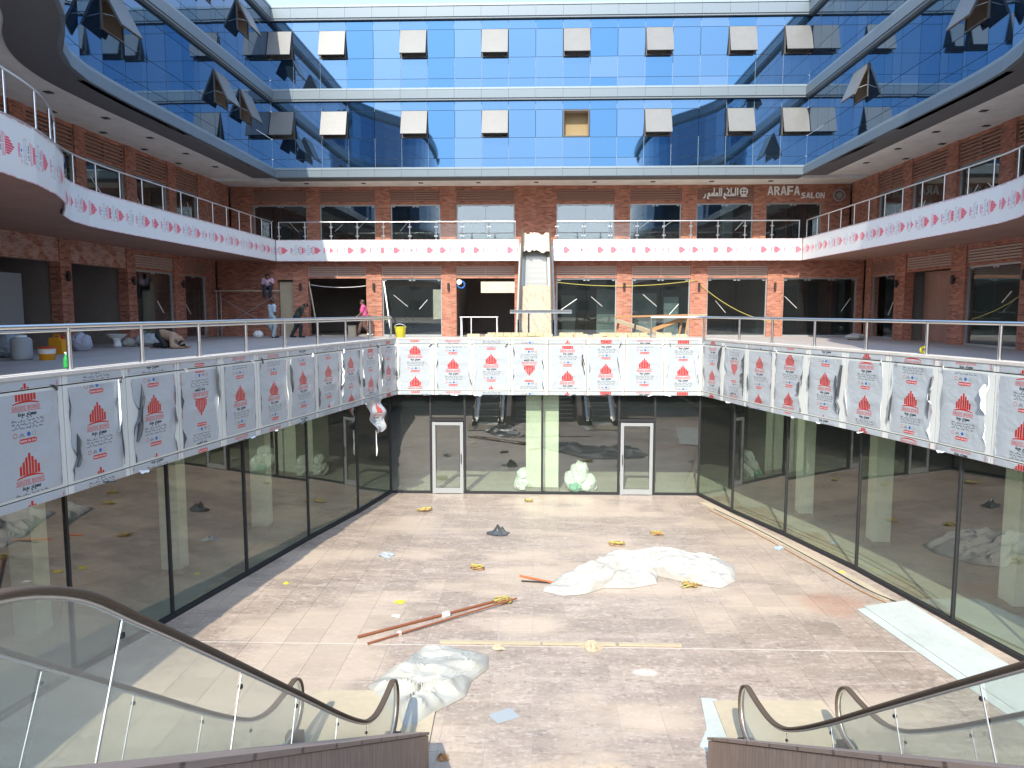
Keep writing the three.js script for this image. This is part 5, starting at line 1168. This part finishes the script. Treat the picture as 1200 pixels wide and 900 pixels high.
// local axes: z is the way the person faces
person({ head: [0, 1.58, 0.05], neck: [0, 1.42, 0.01], chest: [0, 1.25, 0], pelvis: [0, 0.93, 0], sh: [[-0.17, 1.38, 0], [0.17, 1.38, 0]], el: [[-0.21, 1.12, -0.12], [0.2, 1.11, 0.08]], wr: [[-0.19, 0.9, -0.06], [0.18, 0.94, 0.26]], hip: [[-0.09, 0.9, 0], [0.09, 0.9, 0]], kn: [[-0.09, 0.5, 0.16], [0.09, 0.49, -0.05]], an: [[-0.09, 0.09, 0.3], [0.09, 0.16, -0.36]] },
  [-7.95, Y_GROUND, -34.2], -Math.PI / 2 + 0.1, 'person in a pink top and dark trousers walking past the brick pier', { shirt: mat(0.62, 0.1, 0.25, 0.8), trousers: mat(0.1, 0.06, 0.05, 0.8), sleeve: 0.7, shoes: M.filmWhite, skin: M.skin });
person({ head: [0, 1.6, 0.05], neck: [0, 1.45, 0.0], chest: [0, 1.27, -0.02], pelvis: [0, 0.95, 0], sh: [[-0.19, 1.4, -0.01], [0.19, 1.4, -0.01]], el: [[-0.24, 1.14, -0.02], [0.24, 1.16, 0.06]], wr: [[-0.2, 0.92, 0.12], [0.16, 1.02, 0.27]], hip: [[-0.1, 0.92, 0], [0.1, 0.92, 0]], kn: [[-0.11, 0.5, 0.05], [0.1, 0.5, -0.04]], an: [[-0.12, 0.08, -0.05], [0.12, 0.08, 0.16]] },
  [-11.75, Y_GROUND, -32.9], 2.4, 'person in a pale blue shirt and light trousers standing under the scaffold', { shirt: mat(0.42, 0.52, 0.6, 0.8), trousers: mat(0.32, 0.4, 0.42, 0.8), sleeve: 0.8 });
person({ head: [0, 1.42, 0.32], neck: [0, 1.34, 0.2], chest: [0, 1.2, 0.1], pelvis: [0, 0.93, -0.06], sh: [[-0.18, 1.3, 0.14], [0.18, 1.3, 0.14]], el: [[-0.22, 1.03, 0.2], [0.2, 1.05, 0.26]], wr: [[-0.16, 0.86, 0.38], [0.12, 0.9, 0.46]], hip: [[-0.1, 0.9, -0.06], [0.1, 0.9, -0.06]], kn: [[-0.11, 0.5, 0.1], [0.1, 0.49, -0.08]], an: [[-0.12, 0.08, 0.06], [0.12, 0.08, -0.3]], look: [0, -0.3, 1] },
  [-10.75, Y_GROUND, -33.4], 2.0, 'person in dark clothes leaning forward next to the pale blue shirt', { shirt: mat(0.035, 0.045, 0.03, 0.8), trousers: mat(0.02, 0.022, 0.03, 0.8), sleeve: 0.6 });
person({ head: [0, 0.62, 0.06], neck: [0, 0.5, 0.02], chest: [0, 0.32, 0], pelvis: [0, 0.1, -0.04], sh: [[-0.18, 0.46, 0], [0.18, 0.46, 0]], el: [[-0.25, 0.22, 0.06], [0.24, 0.24, 0.1]], wr: [[-0.18, 0.16, 0.28], [0.16, 0.3, 0.32]], hip: [[-0.1, 0.11, 0.02], [0.1, 0.11, 0.02]], kn: [[-0.12, 0.13, 0.42], [0.12, 0.13, 0.42]], an: [[-0.12, -0.3, 0.46], [0.12, -0.3, 0.44]] },
  [-12.35, Y_GROUND + 2.15, -34.1], 0.3, 'person in a patterned pale pink shirt sitting on the scaffold plank', { shirt: mat(0.45, 0.3, 0.36, 0.8), trousers: mat(0.02, 0.02, 0.03, 0.8), sleeve: 0.6 });
// kneeling with brow to the floor
person({ head: [0, 0.16, 0.62], neck: [0, 0.27, 0.5], chest: [0, 0.37, 0.3], pelvis: [0, 0.46, -0.1], sh: [[-0.18, 0.31, 0.42], [0.18, 0.31, 0.42]], el: [[-0.26, 0.09, 0.5], [0.26, 0.09, 0.5]], wr: [[-0.17, 0.045, 0.72], [0.17, 0.045, 0.72]], hip: [[-0.1, 0.42, -0.14], [0.1, 0.42, -0.14]], kn: [[-0.12, 0.1, 0.1], [0.12, 0.1, 0.1]], an: [[-0.11, 0.1, -0.32], [0.11, 0.1, -0.32]], look: [0, -1, 0.35], foot: [[0, -0.2, -1], [0, -0.2, -1]] },
  [-12.15, Y_GROUND, -24.0], Math.PI / 2 - 0.25, 'kneeling person bowed to the floor, tan top and black trousers', { shirt: mat(0.36, 0.23, 0.15, 0.8), trousers: M.black, sleeve: 1.7, barefoot: true, skin: M.skinLight });

// ---------------------------------------------------------------- street building behind the viewer, mirrored in the shop windows
{
  const t = thing('street_building', 'long plain building across the street mirrored in the shop windows', 'building', [0, 4.24, 62]);
  part(t, 'wall', box(-60, 60, 0, 8.2, 0, 12), mat(0.30, 0.25, 0.2, 0.9, { map: blotch }));
  part(t, 'cornice', box(-60.2, 60.2, 8.2, 8.6, -0.3, 12), M.concrete);
  for (let i = 0; i < 24; i++) for (let k = 0; k < 2; k++) part(t, 'window', box(-57.5 + i * 5, -55.5 + i * 5, 1.2 + k * 3.6, 2.9 + k * 3.6, -0.05, -0.01), M.black);
}
renderer.render(scene, camera);
